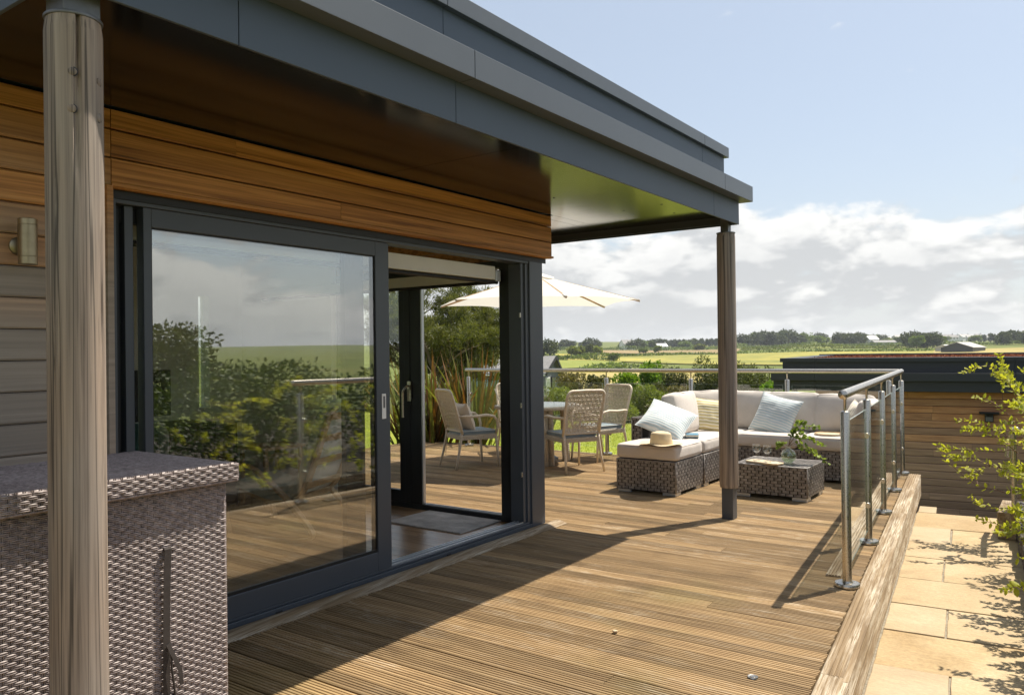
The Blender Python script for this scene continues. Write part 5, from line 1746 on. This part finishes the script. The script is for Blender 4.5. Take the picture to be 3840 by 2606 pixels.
def bush(name, label, cat, x, y, rx, ry, h, n, leaf, mat, seed, k=14, group=None, z=None, aspect=.55, shell=.45, updir=.35, stems=6):
    rs = np.random.RandomState(seed)
    gz = ground_z(x, y) - .03 if z is None else z
    t_ = thing(name, label, cat, (x, y, gz), group)
    lb = bush_lobes(rx, ry, h, k, rs)
    vs, fs = lobes_cloud(lb, n, rs, leaf, aspect, updir, shell)
    vs[:, 2] = np.maximum(vs[:, 2], .0)
    link('foliage', mesh_np('foliage', vs, fs, M[mat]), t_)
    st = MB()
    for q in range(stems):
        a = rs.uniform(0, 6.28)
        l_ = lb[rs.randint(len(lb))]
        st.tube([(x + .08 * rx * math.cos(a), y + .08 * ry * math.sin(a), gz), (x + l_[0] * .5, y + l_[1] * .5, gz + l_[2] * .55), (x + l_[0], y + l_[1], gz + l_[2])], [max(.012, h * .018), max(.008, h * .012), .006], 5)
    st.build('stem', M['bark'], t_, smooth='all')
    return t_
# ---- spreading pine beyond the deck
def pine_tree(x, y, gz, H, R_, seed, label):
    rs = np.random.RandomState(seed)
    t_ = thing('pine_tree', label, 'tree', (x, y, gz))
    tr = MB()
    tips = []
    def limb(p, d, L, r, depth):
        pts, rr = [p], [r]
        q, dd = p.copy(), d.copy()
        n_ = 5
        for k in range(n_):
            dd = (dd + Vector(rs.normal(0, .16, 3)) + V3(0, 0, .05)).normalized()
            q = q + dd * (L / n_)
            pts.append(q.copy()); rr.append(r * (1 - .55 * (k + 1) / n_))
        tr.tube(pts, rr, 6 if depth > 1 else 9, True)
        if depth >= 3 or r < .016:
            tips.append((pts[-1], dd)); tips.append((pts[3], dd)); return
        for k in range(3 if depth < 2 else 3):
            i = int(rs.randint(2, n_ + 1))
            a = rs.uniform(0, 6.28)
            sd2 = V3(math.cos(a), math.sin(a), rs.uniform(-.05, .55)).normalized()
            limb(pts[i], (dd * .5 + sd2 * .8).normalized(), L * rs.uniform(.5, .72), rr[i] * .72, depth + 1)
        limb(pts[-1], dd, L * .62, rr[-1], depth + 1)
    base = V3(x, y, gz)
    for k, a in enumerate((.2, 1.7, 2.9, 4.1, 5.3, 3.5, .9)):
        lean = V3(math.cos(a) * rs.uniform(.4, .85), math.sin(a) * rs.uniform(.4, .85), 1).normalized()
        limb(base + V3(.12 * math.cos(a), .12 * math.sin(a), .0), lean, H * rs.uniform(.36, .48), H * .026, 0)
    tr.build('trunk', M['bark'], t_, smooth='all')
    Cs, As = [], []
    for p, d in tips:
        for q in range(3):
            c = np.array(p) + rs.normal(0, .10, 3) * H / 6
            Cs.append(c); As.append(np.array(d))
    Cs, As = np.array(Cs), np.array(As)
    m_ = 34
    C = np.repeat(Cs, m_, 0) + rs.normal(0, .075 * H / 6, (len(Cs) * m_, 3)) * [1.3, 1.3, .7]
    A = unit(np.repeat(As, m_, 0) * .25 + rs.normal(0, .6, C.shape) + [0, 0, .55])
    B = unit(np.cross(A, rs.normal(0, 1, C.shape)))
    L = rs.uniform(.10, .20, len(C)) * H / 6
    vs, fs = leaf_quads(C - np.array([x, y, gz]), A, B, L, L * .16)
    link('crown', mesh_np('crown', vs, fs, M['leaf_pine']), t_)
    return t_
pt = at_px(1672, 1400, 27); pine_tree(pt.x, pt.y, ground_z(pt.x, pt.y) - .05, 5.4, 3.0, 12, 'spreading dark pine with forked trunks beyond the glazed end doors')
# ---- flax clumps at the edge of the deck
def flax(x, y, z, n, H, seed, mat, label):
    rs = np.random.RandomState(seed)
    t_ = thing('flax_plant', label, 'plant', (x, y, z), None)
    for part_i, (mt_, frac) in enumerate(((mat, .36), ('leaf_flax_green', .40), ('leaf_flax_dark', .24))):
        vs, fs = [], []
        for k in range(int(n * frac)):
            a = rs.uniform(0, 6.28)
            L = H * rs.uniform(.55, 1.12)
            lean = rs.uniform(.05, .75) ** 1.2
            w = rs.uniform(.020, .040)
            bx_, by_ = rs.normal(0, .09, 2)
            d = np.array([math.cos(a), math.sin(a)])
            sdv = np.array([-d[1], d[0], 0])
            bend = rs.uniform(.0, .35) * lean
            o = len(vs)
            S_ = 6
            for i in range(S_ + 1):
                s = i / S_
                r = L * (s * math.sin(lean * .9) + bend * s * s * .6)
                zz = L * (s * math.cos(lean * .9) - bend * s ** 3 * .8)
                c = np.array([bx_ + d[0] * r, by_ + d[1] * r, max(.01, zz)])
                ww = w * (1 - s ** 2.6) * (.75 + .25 * min(1, s * 4)) + .0008
                vs += [c - sdv * ww, c + np.array([d[0], d[1], 0]) * -ww * .35, c + sdv * ww]
            for i in range(S_):
                q = o + 3 * i
                fs += [(q, q + 1, q + 4, q + 3), (q + 1, q + 2, q + 5, q + 4)]
        link('leaves', mesh_np('leaves', np.array(vs), fs, M[mt_]), t_)
    return t_
flax(-7.42, 9.42, -.30, 110, 1.75, 3, 'leaf_flax', 'tall bronze green flax plant with long sword leaves by the end of the long railing')
flax(-7.95, 9.05, -.30, 95, 1.55, 4, 'leaf_flax', 'bronze sword leaved flax plant at the left end of the far deck')
flax(-8.55, 9.2, -.30, 80, 1.6, 6, 'leaf_flax', 'bronze flax plant seen through the fixed end window')
flax(-6.45, 9.62, -.30, 90, 1.15, 5, 'leaf_flax_green', 'lower green flax plant behind the far dining chair')
# ---- shrubs and small trees between lawn and fields
SH = 'shrubs below the lawn'
belt = [  # px, top row, depth, width px, foliage, leaf, n, label, name
 (2345, 1398, 26, 130, 'leaf_bright', .11, 3800, 'fresh bright green bush rising behind the railing post', 'bush'),
 (2440, 1352, 33, 115, 'leaf_bright', .13, 3600, 'bright green round topped tree beside the dark conifers', 'small_tree'),
 (2515, 1362, 31, 110, 'leaf_dark', .10, 4200, 'dark narrow conifer between bright tree and big cypress', 'small_tree'),
 (2565, 1372, 30, 90, 'leaf_dark', .10, 3600, 'low dark conifer touching the big cypress', 'small_tree'),
 (2690, 1330, 27, 230, 'leaf_dark', .11, 8500, 'big dark cypress behind the slim timber post', 'small_tree'),
 (2835, 1362, 26, 190, 'leaf_dark', .11, 6500, 'dark broad cypress beside the outbuilding roof', 'small_tree'),
 (2400, 1446, 21, 170, 'leaf_light', .07, 6500, 'pale yellow green shrub spilling towards the lawn', 'bush'),
 (2320, 1500, 18.6, 150, 'leaf_light', .06, 5200, 'low pale shrub at the edge of the lawn beside the railing post', 'bush'),
 (2480, 1432, 22.5, 150, 'leaf_olive', .07, 5200, 'olive grey shrub behind the pale shrub', 'bush'),
 (2560, 1450, 21.5, 150, 'leaf_scrub', .07, 5000, 'dry brownish scrub behind the sofa corner', 'bush'),
 (2640, 1440, 22.0, 160, 'leaf_olive', .07, 5200, 'olive shrub behind the sofa corner cushion', 'bush'),
 (2460, 1512, 18.2, 170, 'leaf_light', .055, 5600, 'wide low shrub bordering the lawn', 'bush'),
 (2600, 1508, 18.0, 160, 'leaf_olive', .055, 5200, 'low olive shrub bordering the lawn behind the sofa', 'bush'),
 (2760, 1470, 19.0, 190, 'leaf_olive', .06, 5200, 'rounded olive shrub behind the long sofa back', 'bush'),
 (2890, 1436, 18.5, 120, 'leaf_bright', .10, 2600, 'large leaved bright green bush beside the outbuilding', 'bush'),
 (2950, 1462, 16.8, 120, 'leaf_bright', .08, 2600, 'bright green bush under the outbuilding eaves', 'bush'),
 (2150, 1398, 25, 130, 'leaf_scrub', .08, 4800, 'dry olive scrub below the cottage gable', 'bush'),
 (2230, 1405, 26, 110, 'leaf_olive', .08, 4200, 'grey olive bush right of the cottage gable', 'bush'),
 (2190, 1470, 19.5, 160, 'leaf_olive', .06, 5600, 'olive shrub mass behind the sunlit dining chair', 'bush'),
 (2270, 1440, 21.5, 120, 'leaf_scrub', .07, 4000, 'dry shrub between the dining chair and railing post', 'bush'),
 (2080, 1450, 20.0, 140, 'leaf_light', .06, 4600, 'light green shrub behind the chair with the lattice back', 'bush'),
 (1850, 1452, 18.0, 170, 'leaf_light', .06, 5000, 'light green shrub below the blue cottage wall', 'bush'),
 (1760, 1460, 17.0, 130, 'leaf_bright', .06, 3800, 'leafy green bush behind the flax plants', 'bush'),
 (1632, 1398, 17.5, 90, 'leaf_white', .06, 2600, 'cream variegated bush under the pine', 'bush'),
 (1960, 1455, 19.0, 140, 'leaf_olive', .06, 4200, 'olive bush between cottage and dining table', 'bush'),
 (1550, 1400, 24, 200, 'leaf_olive', .08, 5200, 'olive thicket at the foot of the pine', 'bush'),
 (1700, 1415, 31, 260, 'leaf_olive', .09, 6500, 'olive thicket behind the pine trunks', 'bush'),
 (1380, 1380, 24, 260, 'leaf_olive', .09, 5200, 'olive thicket seen through the fixed end window', 'bush'),
]
for i, (px, row, D, wpx, mat, leaf, n, lab, nm) in enumerate(belt):
    if 2430 < px < 2880 and D < 26:
        D = 25 + (D - 17) * .8
        leaf *= 1.25
    top = at_px(px, row, D)
    gz = ground_z(top.x, top.y)
    rx = wpx / 2957.93 * D * .56
    bush(nm, lab, 'tree' if nm == 'small_tree' else 'bush', top.x, top.y, rx, rx * .9, max(.6, top.z - gz + .05), n, leaf * .85, mat, 100 + i, k=22 if n > 4000 else 15, aspect=.6 if 'dark' not in mat else .3)
# ---- climbing shrub on the right with long leafy shoots
sh = thing('climbing_shrub', 'sprawling yellow green shrub with long arching shoots over the sandstone path', 'shrub', (-.12, 6.4, .0))
rs = np.random.RandomState(17)
sm = MB()
LC, LA, LB, LL = [], [], [], []
def shoot(p, d, L, seg=14, leafy=.022, drop=.9):
    pts = [Vector(p)]
    dd = Vector(d).normalized()
    for k in range(seg):
        dd = (dd + Vector(rs.normal(0, .13, 3)) + V3(-.02, 0, -.035 * drop)).normalized()
        pts.append(pts[-1] + dd * (L / seg))
    sm.tube(pts, [.0032 - .0022 * k / seg for k in range(seg + 1)], 4, False)
    for k in range(2, seg + 1):
        d2 = (pts[k] - pts[k - 1]).normalized()
        side = np.cross(np.array(d2), rs.normal(0, 1, 3)); side = side / (np.linalg.norm(side) + 1e-9)
        for s_ in (-1, 1):
            for rep in range(2 if k > seg - 4 else 1):
                a = unit(np.array(d2) * .45 + side * s_ * .9 + rs.normal(0, .28, 3) + [0, 0, .12])
                b = unit(np.cross(a, [0, 0, 1]) + rs.normal(0, .45, 3))
                b = unit(b - a * (a @ b))
                LC.append(np.array(pts[k])); LA.append(a); LB.append(b); LL.append(rs.uniform(.030, .058) * (1.0 if k < seg - 2 else .75))
        if k > 3 and rs.uniform() < .17 and L > .4:
            shoot(pts[k], (d2 + Vector(rs.normal(0, .5, 3))).normalized(), L * .42, 8)
def wall_x(y): return -.30 + (6.5 - y) * .088
for k in range(95):
    yy = rs.uniform(4.4, 8.0)
    zz = rs.uniform(-.02, .95)
    x0 = wall_x(yy) + rs.uniform(.10, .45)
    shoot((x0, yy, zz), (rs.uniform(-.75, .1), rs.uniform(-.5, .5), rs.uniform(-.2, .75)), rs.uniform(.2, .46))
# the shoots that show against the outbuilding wall
for (px, py, D, d, L) in ((3760, 1500, 6.2, (-.1, 0, 1.0), .36), (3830, 1530, 6.0, (-.05, .1, 1.0), .42), (3800, 1620, 6.2, (-.9, .1, .15), .38), (3790, 1560, 6.3, (-.6, 0, .55), .34), (3790, 1850, 6.1, (-.95, 0, .06), .66),
                          (3800, 1760, 6.2, (-.85, .1, .12), .46), (3810, 1690, 6.1, (-.9, 0, .2), .44), (3790, 1640, 6.2, (-.8, .1, .35), .40), (3820, 1700, 6.2, (-.7, 0, .4), .36), (3810, 1900, 6.1, (-.8, -.1, .0), .36), (3830, 2000, 6.0, (-.7, -.2, .2), .32), (3800, 1450, 6.4, (-.3, .1, .8), .28)):
    shoot(at_px(px, py, D), d, L, 12, drop=.6)
sm.build('branch', M['stem'], sh, smooth='all', kind='stuff')
LC, LA, LB, LL = map(np.array, (LC, LA, LB, LL))
vs, fs = leaf_quads(LC - np.array(root_loc(sh)), LA, LB, LL, LL * .52, .10)
link('leaves', mesh_np('leaves', vs, fs, M['leaf_yellow']), sh)
# ---- low stone wall, soil bed and hedge on the right of the path
gwl = thing('garden_wall', 'low dark stone wall edging the sandstone path under the shrub', 'wall', (-.2, 6, -.25))
stm = bpy.data.meshes.new('stone')
vs, fs = rounded_box((1, 1, 1), .16, .06, 2, .05, 3)
stm.from_pydata([tuple(v) for v in vs], [], fs); stm.materials.append(M['rough_stone']); stm.update()
rng = random.Random(2)
for rowk in range(3):
    y = .5
    while y < 8.0:
        L = rng.uniform(.14, .30)
        yy = y + L / 2
        o = link('stone', stm, gwl, (wall_x(yy) + .075 + rng.uniform(-.01, .01), yy, -.185 + rowk * .078))
        o.scale = (.15, L - .008, .074)
        o.rotation_euler = (0, 0, .088)
        y += L
bed = MB()
bed.prism([(wall_x(.5) + .14, .5), (wall_x(8) + .14, 8.0), (.6, 9.5), (5.0, 24), (9.0, 24), (6.0, .5)], -.6, -.02)
o = bed.build('planting_bed', M['soil'], None); tag(o, kind='structure')
hr = MB()
hrt = thing('stair_handrail', 'short stainless handrail beside the steps behind the shrub', 'railing', (-.465, 7.62, 0))
hp = MB().lathe([(0, .0), (.021, .0), (.021, .62), (0, .622)], 20, (-.405, 7.62, .01)).build('post', M['steel'], hrt, smooth=True)
MB().lathe([(0, 0), (.06, 0), (.06, .015), (.02, .018), (0, .018)], 28, (-.405, 7.62, .0)).build('base_flange', M['steel'], hp, smooth=True)
MB().tube([(-.47, 8.0, .40), (-.445, 7.86, .545), (-.405, 7.62, .66), (-.36, 7.2, .70)], .021, 14).build('handrail', M['steel'], hrt, smooth='all')
MB().box(-.52, -.24, 7.50, 8.1, -.22, -.001).build('sleeper', M['border'], hrt, bevel=.006)
for i, (hx, hy, rx, ry, h, n) in enumerate(((1.35, 3.4, .85, 1.6, 1.27, 9000), (1.30, 6.0, .85, 1.6, 1.32, 9500), (1.25, 8.8, .85, 1.7, 1.30, 9500), (1.7, 11.8, 1.0, 1.9, 1.25, 9000), (2.5, 15.2, 1.1, 2.2, 1.22, 8000), (3.4, 19.0, 1.2, 2.4, 1.2, 7000), (1.6, .9, .75, 1.4, 1.2, 6000))):
    bush('hedge', 'dense green hedge along the planting bed right of the path', 'hedge', hx, hy, rx, ry, h, n, .055, 'leaf_hedge', 300 + i, k=60, group='hedges along the planting bed', z=-.03, shell=.6)
bush('round_tree', 'dark round tree standing beyond the hedge', 'tree', 19.5, 15.5, 3.0, 3.0, 3.1, 6000, .16, 'leaf_dark', 320, k=24)
# ---- grass on the lawn
rs = np.random.RandomState(9)
n = 42000
a_px = rs.uniform(1500, 3000, n); dd = 9.8 + 9 * rs.uniform(0, 1, n) ** 1.3
az = YAW - np.arctan((a_px - 1920) / 2957.93)
X, Y = -dd * np.sin(az), dd * np.cos(az)
keep = Y > 9.12
X, Y = X[keep], Y[keep]
Zg = np.array([ground_z(x, y) for x, y in zip(X, Y)]) + .02
n = len(X)
tall = rs.uniform(.025, .06, n)
edge = (Y < 9.9) & (X > -5.2); tall[edge] *= 3.2
C = np.stack([X, Y, Zg], 1)
A = unit(rs.normal(0, .35, (n, 3)) + [0, 0, 1.0]); B = unit(np.cross(A, rs.normal(0, 1, (n, 3))))
vs = np.stack([C - B * .006, C + B * .006, C + A * tall[:, None]], 1).reshape(-1, 3)
fs = np.arange(3 * n).reshape(-1, 3)
o = link('grass', mesh_np('grass', vs, fs, M['grass']))
tag(o, 'short sunlit grass of the lawn behind the deck', 'grass', kind='stuff')

# ------------------------------------------------------------------ cottage below the lawn
co = thing('cottage', 'blue rendered cottage with slate roof and slate hung gable below the garden', 'cottage', tuple(at_px(2000, 1440, 60)))
rt = Vector((RIGHT.x, RIGHT.y, 0)).normalized(); fw = Vector((FWD.x, FWD.y, 0)).normalized()
D0 = 60.0
def cpx(px, row, dd): return at_px(px, row, D0 + dd)
apx = cpx(2077, 1339, 2.2)
gdir = (rt * .42 + fw * 1.0).normalized()                     # across the gable, front to rear
rdir = -(rt * 1.0 - fw * .42).normalized()                    # along the ridge to the left
zr, ze, zb = apx.z, -.33, -3.4
fe = apx - gdir * 2.15; fe.z = ze                              # front eave at the gable
rear = apx + gdir * 3.0; rear.z = -1.75
Lr = 7.5
def at_l(p, l, z=None):
    q = p + rdir * l
    if z is not None: q = Vector((q.x, q.y, z))
    return q
wl_ = MB()
wl_.add([at_l(fe, .12, zb), at_l(fe, Lr, zb), at_l(fe, Lr, ze + .02), at_l(fe, .12, ze + .02)], [(0, 1, 2, 3)])
wl_.add([at_l(rear, .12, zb), at_l(rear, Lr, zb), at_l(rear, Lr, -1.75), at_l(rear, .12, -1.75), at_l(fe, Lr, zb), at_l(fe, Lr, ze), at_l(apx, Lr, zr)], [(3, 2, 1, 0), (4, 1, 2, 6, 5)])
wl_.build('wall', M['blue_paint'], co)
gb = MB()
gb.add([at_l(fe, .12, zb), at_l(rear, .12, zb), at_l(rear, .12, -1.75), at_l(apx, .12, zr - .03), at_l(fe, .12, ze)], [(0, 1, 2, 3, 4)])
gb.build('gable_wall', M['slate_wall'], co)
rf2 = MB()
up_ = V3(0, 0, .1)
fo, ro = fe - gdir * .22 - V3(0, 0, .12), rear + gdir * .2 - V3(0, 0, .14)
for a, b in ((fo, apx), (apx, ro)):
    q = [at_l(a, -.18), at_l(a, Lr + .15), at_l(b, Lr + .15), at_l(b, -.18)]
    rf2.add([v for v in q] + [v + up_ for v in q], [(0, 1, 2, 3), (7, 6, 5, 4), (0, 4, 5, 1), (1, 5, 6, 2), (2, 6, 7, 3), (3, 7, 4, 0)])
ro_ = rf2.build('roof', M['slate_roof'], co)
vg = MB()
for a, b in ((fo, apx), (apx, ro)):
    d_ = (b - a)
    vg.obox(at_l((a + b) / 2, -.22) + V3(0, 0, .0), d_ / 2, rdir * .03, d_.cross(rdir).normalized() * .12)
vg.build('verge_board', M['black'], co)
MB().tube([at_l(apx, .9), at_l(apx, .9) + V3(0, 0, .62)], .09, 10).build('flue', M['black'], ro_)
MB().tube([at_l(fo, -.1) - V3(0, 0, .06), at_l(fo, Lr + .1) - V3(0, 0, .06)], .07, 8).build('gutter', M['white_paint'], co)
for s0, w_ in ((.55, .85), (1.75, .75)):
    c = at_l(fe + gdir * (s0 + .3), .06); c.z = -1.25 + .0
    wf = MB().obox(c, gdir * (w_ / 2), V3(0, 0, .55), rdir * .05).build('window', M['white_paint'] if s0 < 1 else M['black'], co)
    MB().obox(c - rdir * .06, gdir * (w_ / 2 - .07), V3(0, 0, .47), rdir * .01).build('pane', M['window_glass'], wf)

# ------------------------------------------------------------------ far trees, hedges and houses
def far_tree_mesh(seed, mat, n, rx, h, leaf, k=14, conifer=False):
    rs = np.random.RandomState(seed)
    lb = bush_lobes(rx, rx, h, k, rs, .3)
    vs, fs = lobes_cloud(lb, n, rs, leaf, .75, .3, .35)
    return mesh_np('crown', vs, fs, M[mat])
def far_trunk(h):
    return MB().tube([(0, 0, -.4), (.1, 0, h * .35), (.0, .1, h * .7)], [h * .035, h * .028, h * .012], 6)
protos = []
for i, (mat, rx, h) in enumerate((('leaf_far', 4.2, 7.2), ('leaf_far', 5.0, 8.4), ('leaf_far_dark', 4.4, 8.6), ('leaf_far_dark', 6.0, 9.4), ('leaf_light', 3.4, 4.6))):
    protos.append((far_tree_mesh(500 + i, mat, 1100, rx, h, .95, 16), far_trunk(h).build('trunk_proto', M['bark'], None).data, h))
for o in [o for o in bpy.data.objects if o.name.startswith('trunk_proto')]:
    bpy.data.objects.remove(o)
FT = 'far trees among the fields'
def far_tree(px, D, kind, hs, label, group=None, wide=1.0):
    az = px_az(px)
    dd = D / math.cos(az - YAW)
    x, y = -dd * math.sin(az), dd * math.cos(az)
    gz = ground_z(x, y)
    me, tm, h = protos[kind]
    t_ = thing('field_tree', label, 'tree', (x, y, gz), group)
    t_.rotation_euler = (0, 0, px * .37)
    t_.scale = (hs * wide, hs * wide, hs)
    for nm, mm in (('crown', me), ('trunk', tm)):
        o = bpy.data.objects.new(nm, mm); COL.objects.link(o); o.parent = t_
    return t_
for k, (px, D, kind, hs, lab, wide) in enumerate([
    (2062, 330, 3, .88, 'tall dark round tree clump beside the house corner post on the horizon', .8),
    (2140, 760, 2, .95, 'flat topped dark trees on the horizon beyond the cottage', 1.7),
    (2205, 375, 2, .62, 'dark tree standing at the corner of the brown field', 1.0),
    (2160, 365, 4, .95, 'pale bush tree left of the dark field corner tree', 1.3),
    (2240, 385, 4, .9, 'light green tree right of the dark field corner tree', .9),
    (2467, 440, 0, .62, 'single round tree standing in the brown field', 1.0),
    (2412, 432, 0, .42, 'low bush on the edge of the brown field', 1.6),
    (2622, 620, 4, 1.1, 'pale green round tree below the pine plantation', 1.2),
    (2300, 290, 0, .42, 'small hedge bush in front of the mustard field', 1.2)]):
    far_tree(px, D, kind, hs, lab, None, wide)
rng = random.Random(31)
for k in range(64):
    px = rng.uniform(2080, 3840)
    D = rng.uniform(640, 860)
    far_tree(px, D, rng.choice((0, 0, 1, 2, 3, 4)), rng.uniform(.75, 1.15), 'distant tree in the belt of trees along the horizon', FT, rng.uniform(1.0, 1.6))
for k in range(22):
    px = 2400 + k * 14 + rng.uniform(-4, 4)
    far_tree(px, 820 + rng.uniform(-15, 15), 2, rng.uniform(.95, 1.1), 'dark tree of the pine plantation on the horizon', 'pine plantation on the horizon', .75)
for k in range(12):
    far_tree(2790 + k * 21 + rng.uniform(-6, 6), 700 + rng.uniform(-40, 40), rng.choice((2, 3, 3, 1)), rng.uniform(1.15, 1.5), 'tall dark tree in the copse beyond the slim post', 'copse beyond the slim post', 1.1)
for k in range(8):
    far_tree(3150 + k * 12 + rng.uniform(-5, 5), 640 + rng.uniform(-20, 20), 3, rng.uniform(.95, 1.15), 'dark tree in the compact clump left of the white farmhouse', 'clump left of the white farmhouse', 1.0)
for k in range(9):
    far_tree(3410 + k * 14 + rng.uniform(-5, 5), 460 + rng.uniform(-20, 20), rng.choice((2, 3, 0)), rng.uniform(.85, 1.05), 'tree in the clump above the sedum roof beside the barn', 'clump beside the barn', 1.0)
for k in range(9):
    far_tree(3750 + k * 14 + rng.uniform(-5, 5), 500 + rng.uniform(-20, 20), rng.choice((2, 3)), rng.uniform(.85, 1.1), 'dark tree in the clump right of the barn', 'clump right of the barn', 1.0)
def hedge_line(px0, d0, px1, d1, h, label, mat='leaf_far', w=1.6, dens=9.0):
    rs = np.random.RandomState(int(px0 + d0))
    def pt(px, d):
        a = px_az(px); return np.array([-d * math.sin(a), d * math.cos(a)])
    p, q = pt(px0, d0), pt(px1, d1)
    L = np.linalg.norm(q - p)
    n = int(L * dens * h)
    s = rs.uniform(0, 1, n)
    xy = p[None] * (1 - s[:, None]) + q[None] * s[:, None] + rs.normal(0, w * .4, (n, 2))
    hh = h * (.75 + .35 * np.sin(s * L * .11 + px0) * np.sin(s * L * .031))
    z = np.array([ground_z(a, b) for a, b in xy]) + rs.uniform(0, 1, n) ** .7 * hh
    C = np.concatenate([xy, z[:, None]], 1)
    A = unit(rs.normal(0, 1, (n, 3)) + [0, 0, .5]); B = unit(np.cross(A, rs.normal(0, 1, (n, 3))))
    Lf = rs.uniform(.5, 1.0, n) * min(1, .45 + d0 / 500)
    mid = np.array([*(p + q) / 2, 0])
    vs, fs = leaf_quads(C - mid, A, B, Lf, Lf * .7)
    o = link('hedgerow', mesh_np('hedgerow', vs, fs, M[mat]))
    o.location = mid
    tag(o, label, 'hedgerow', kind='stuff')
hedge_line(1950, 300, 2560, 400, 1.8, 'dark hedgerow along the far edge of the mustard field')
hedge_line(2560, 400, 3500, 408, 1.5, 'hedgerow behind the mustard field beyond the slim post')
hedge_line(2030, 318, 2310, 296, 1.9, 'hedgerow at the near left corner of the mustard field')
hedge_line(2180, 208, 2340, 240, 1.8, 'hedgerow between the green field and the dry meadow')
hedge_line(2330, 232, 2420, 236, 1.5, 'short hedgerow ending behind the bright green tree')
hedge_line(2100, 650, 2800, 655, 3.6, 'scrubby hedgerow behind the brown field')
hedge_line(2780, 520, 3480, 505, 2.6, 'hedgerow across the rough pasture', 'leaf_light')
hedge_line(2780, 610, 3900, 600, 3.2, 'long hedgerow below the distant village')
hedge_line(4150, 700, 4700, 760, 6.0, 'distant tree line beyond the hedge', 'leaf_far_dark', 6, 1.2)
hedge_line(4200, 190, 6000, 210, 2.2, 'hedgerow across the fields right of the garden')
def far_house(px, D, w, d, hw, hr, wall, roofm, label, ang=.3, zoff=0.0, cat='house', group=None):
    az = px_az(px)
    dd = D / math.cos(az - YAW)
    x, y = -dd * math.sin(az), dd * math.cos(az)
    gz = ground_z(x, y) + zoff
    t_ = thing('far_house' if cat == 'house' else 'barn', label, cat, (x, y, gz), group)
    u = (rt * math.cos(ang) + fw * math.sin(ang)); v = Vector((-u.y, u.x, 0))
    b = V3(x, y, gz)
    def q(a, c, z): return b + u * a + v * c + V3(0, 0, z)
    mb = MB()
    mb.obox(q(0, 0, hw / 2 - 1), u * (w / 2), v * (d / 2), V3(0, 0, hw / 2 + 1))
    for s in (-1, 1):
        mb.add([q(s * w / 2, -d / 2, hw), q(s * w / 2, d / 2, hw), q(s * w / 2, 0, hw + hr * .97)], [(0, 1, 2) if s > 0 else (2, 1, 0)])
    mb.build('wall', M[wall], t_)
    r_ = MB()
    e = .35
    for s in (-1, 1):
        P = [q(-w / 2 - e, s * (d / 2 + e), hw - .2), q(w / 2 + e, s * (d / 2 + e), hw - .2), q(w / 2 + e, 0, hw + hr), q(-w / 2 - e, 0, hw + hr)]
        r_.add(P + [p + V3(0, 0, .2) for p in P], [(0, 1, 2, 3), (7, 6, 5, 4), (0, 4, 5, 1), (1, 5, 6, 2), (2, 6, 7, 3), (3, 7, 4, 0)])
    ro = r_.build('roof', M[roofm], t_)
    if cat == 'house':
        MB().obox(q(w / 2 - .7, 0, hw + hr + .5), u * .45, v * .35, V3(0, 0, .9)).build('chimney', M[wall], ro)
        for k in range(3):
            MB().obox(q(-w / 3 + k * w / 3, -d / 2 - .02, hw * .55), u * .55, v * .05, V3(0, 0, .6)).build('window', M['black'], t_)
    return t_
far_house(2352, 700, 12, 7, 3.2, 3.6, 'white_paint', 'slate_roof', 'grey roofed house with pale gable among trees on the horizon', .5, 2.0)
far_house(2470, 668, 13, 8, 2.4, 2.2, 'white_paint', 'white_paint', 'low white bungalow in front of the pine plantation', .2, 1.0)
far_house(3268, 640, 9, 6.5, 4.6, 2.6, 'white_paint', 'white_paint', 'white two storey farmhouse above the sedum roof', .3, 0)
far_house(3312, 628, 18, 7, 2.4, 1.4, 'grey_render', 'slate_roof', 'long low grey farm building beside the white farmhouse', .1, 0, 'barn')
far_house(3612, 330, 16, 12, 2.4, 2.0, 'garage_metal', 'grey_render', 'large dark barn with pale roof above the sedum roof', .75, -.4, 'barn')
far_house(3555, 345, 8, 7, 2.0, 1.0, 'grey_render', 'white_paint', 'pale lean-to shed left of the dark barn', .6, -.2, 'barn')
VG = 'village houses on the horizon'
for k in range(26):
    px = 3235 + k * 24 + rng.uniform(-9, 9)
    far_house(px, 880 + rng.uniform(-30, 90), rng.uniform(9, 15), 7, 3.0, 2.4, rng.choice(('white_paint', 'grey_render', 'grey_render')), rng.choice(('slate_roof', 'slate_roof', 'grey_render')), 'distant village house among trees on the horizon', rng.uniform(-.4, .8), rng.uniform(.5, 3.0), 'house', VG)

# ------------------------------------------------------------------ the air
hz = MB().box(-2600, 2600, -2600, 2600, -62, 60)
t = NT('haze')
pvn = t.node('ShaderNodeVolumePrincipled', {'Color': (.86, .92, 1.0), 'Density': .00017, 'Anisotropy': .3})
t.l.new(pvn.outputs[0], t.out.inputs['Volume'])
o = hz.build('haze', t.mat, None); tag(o, kind='stuff')
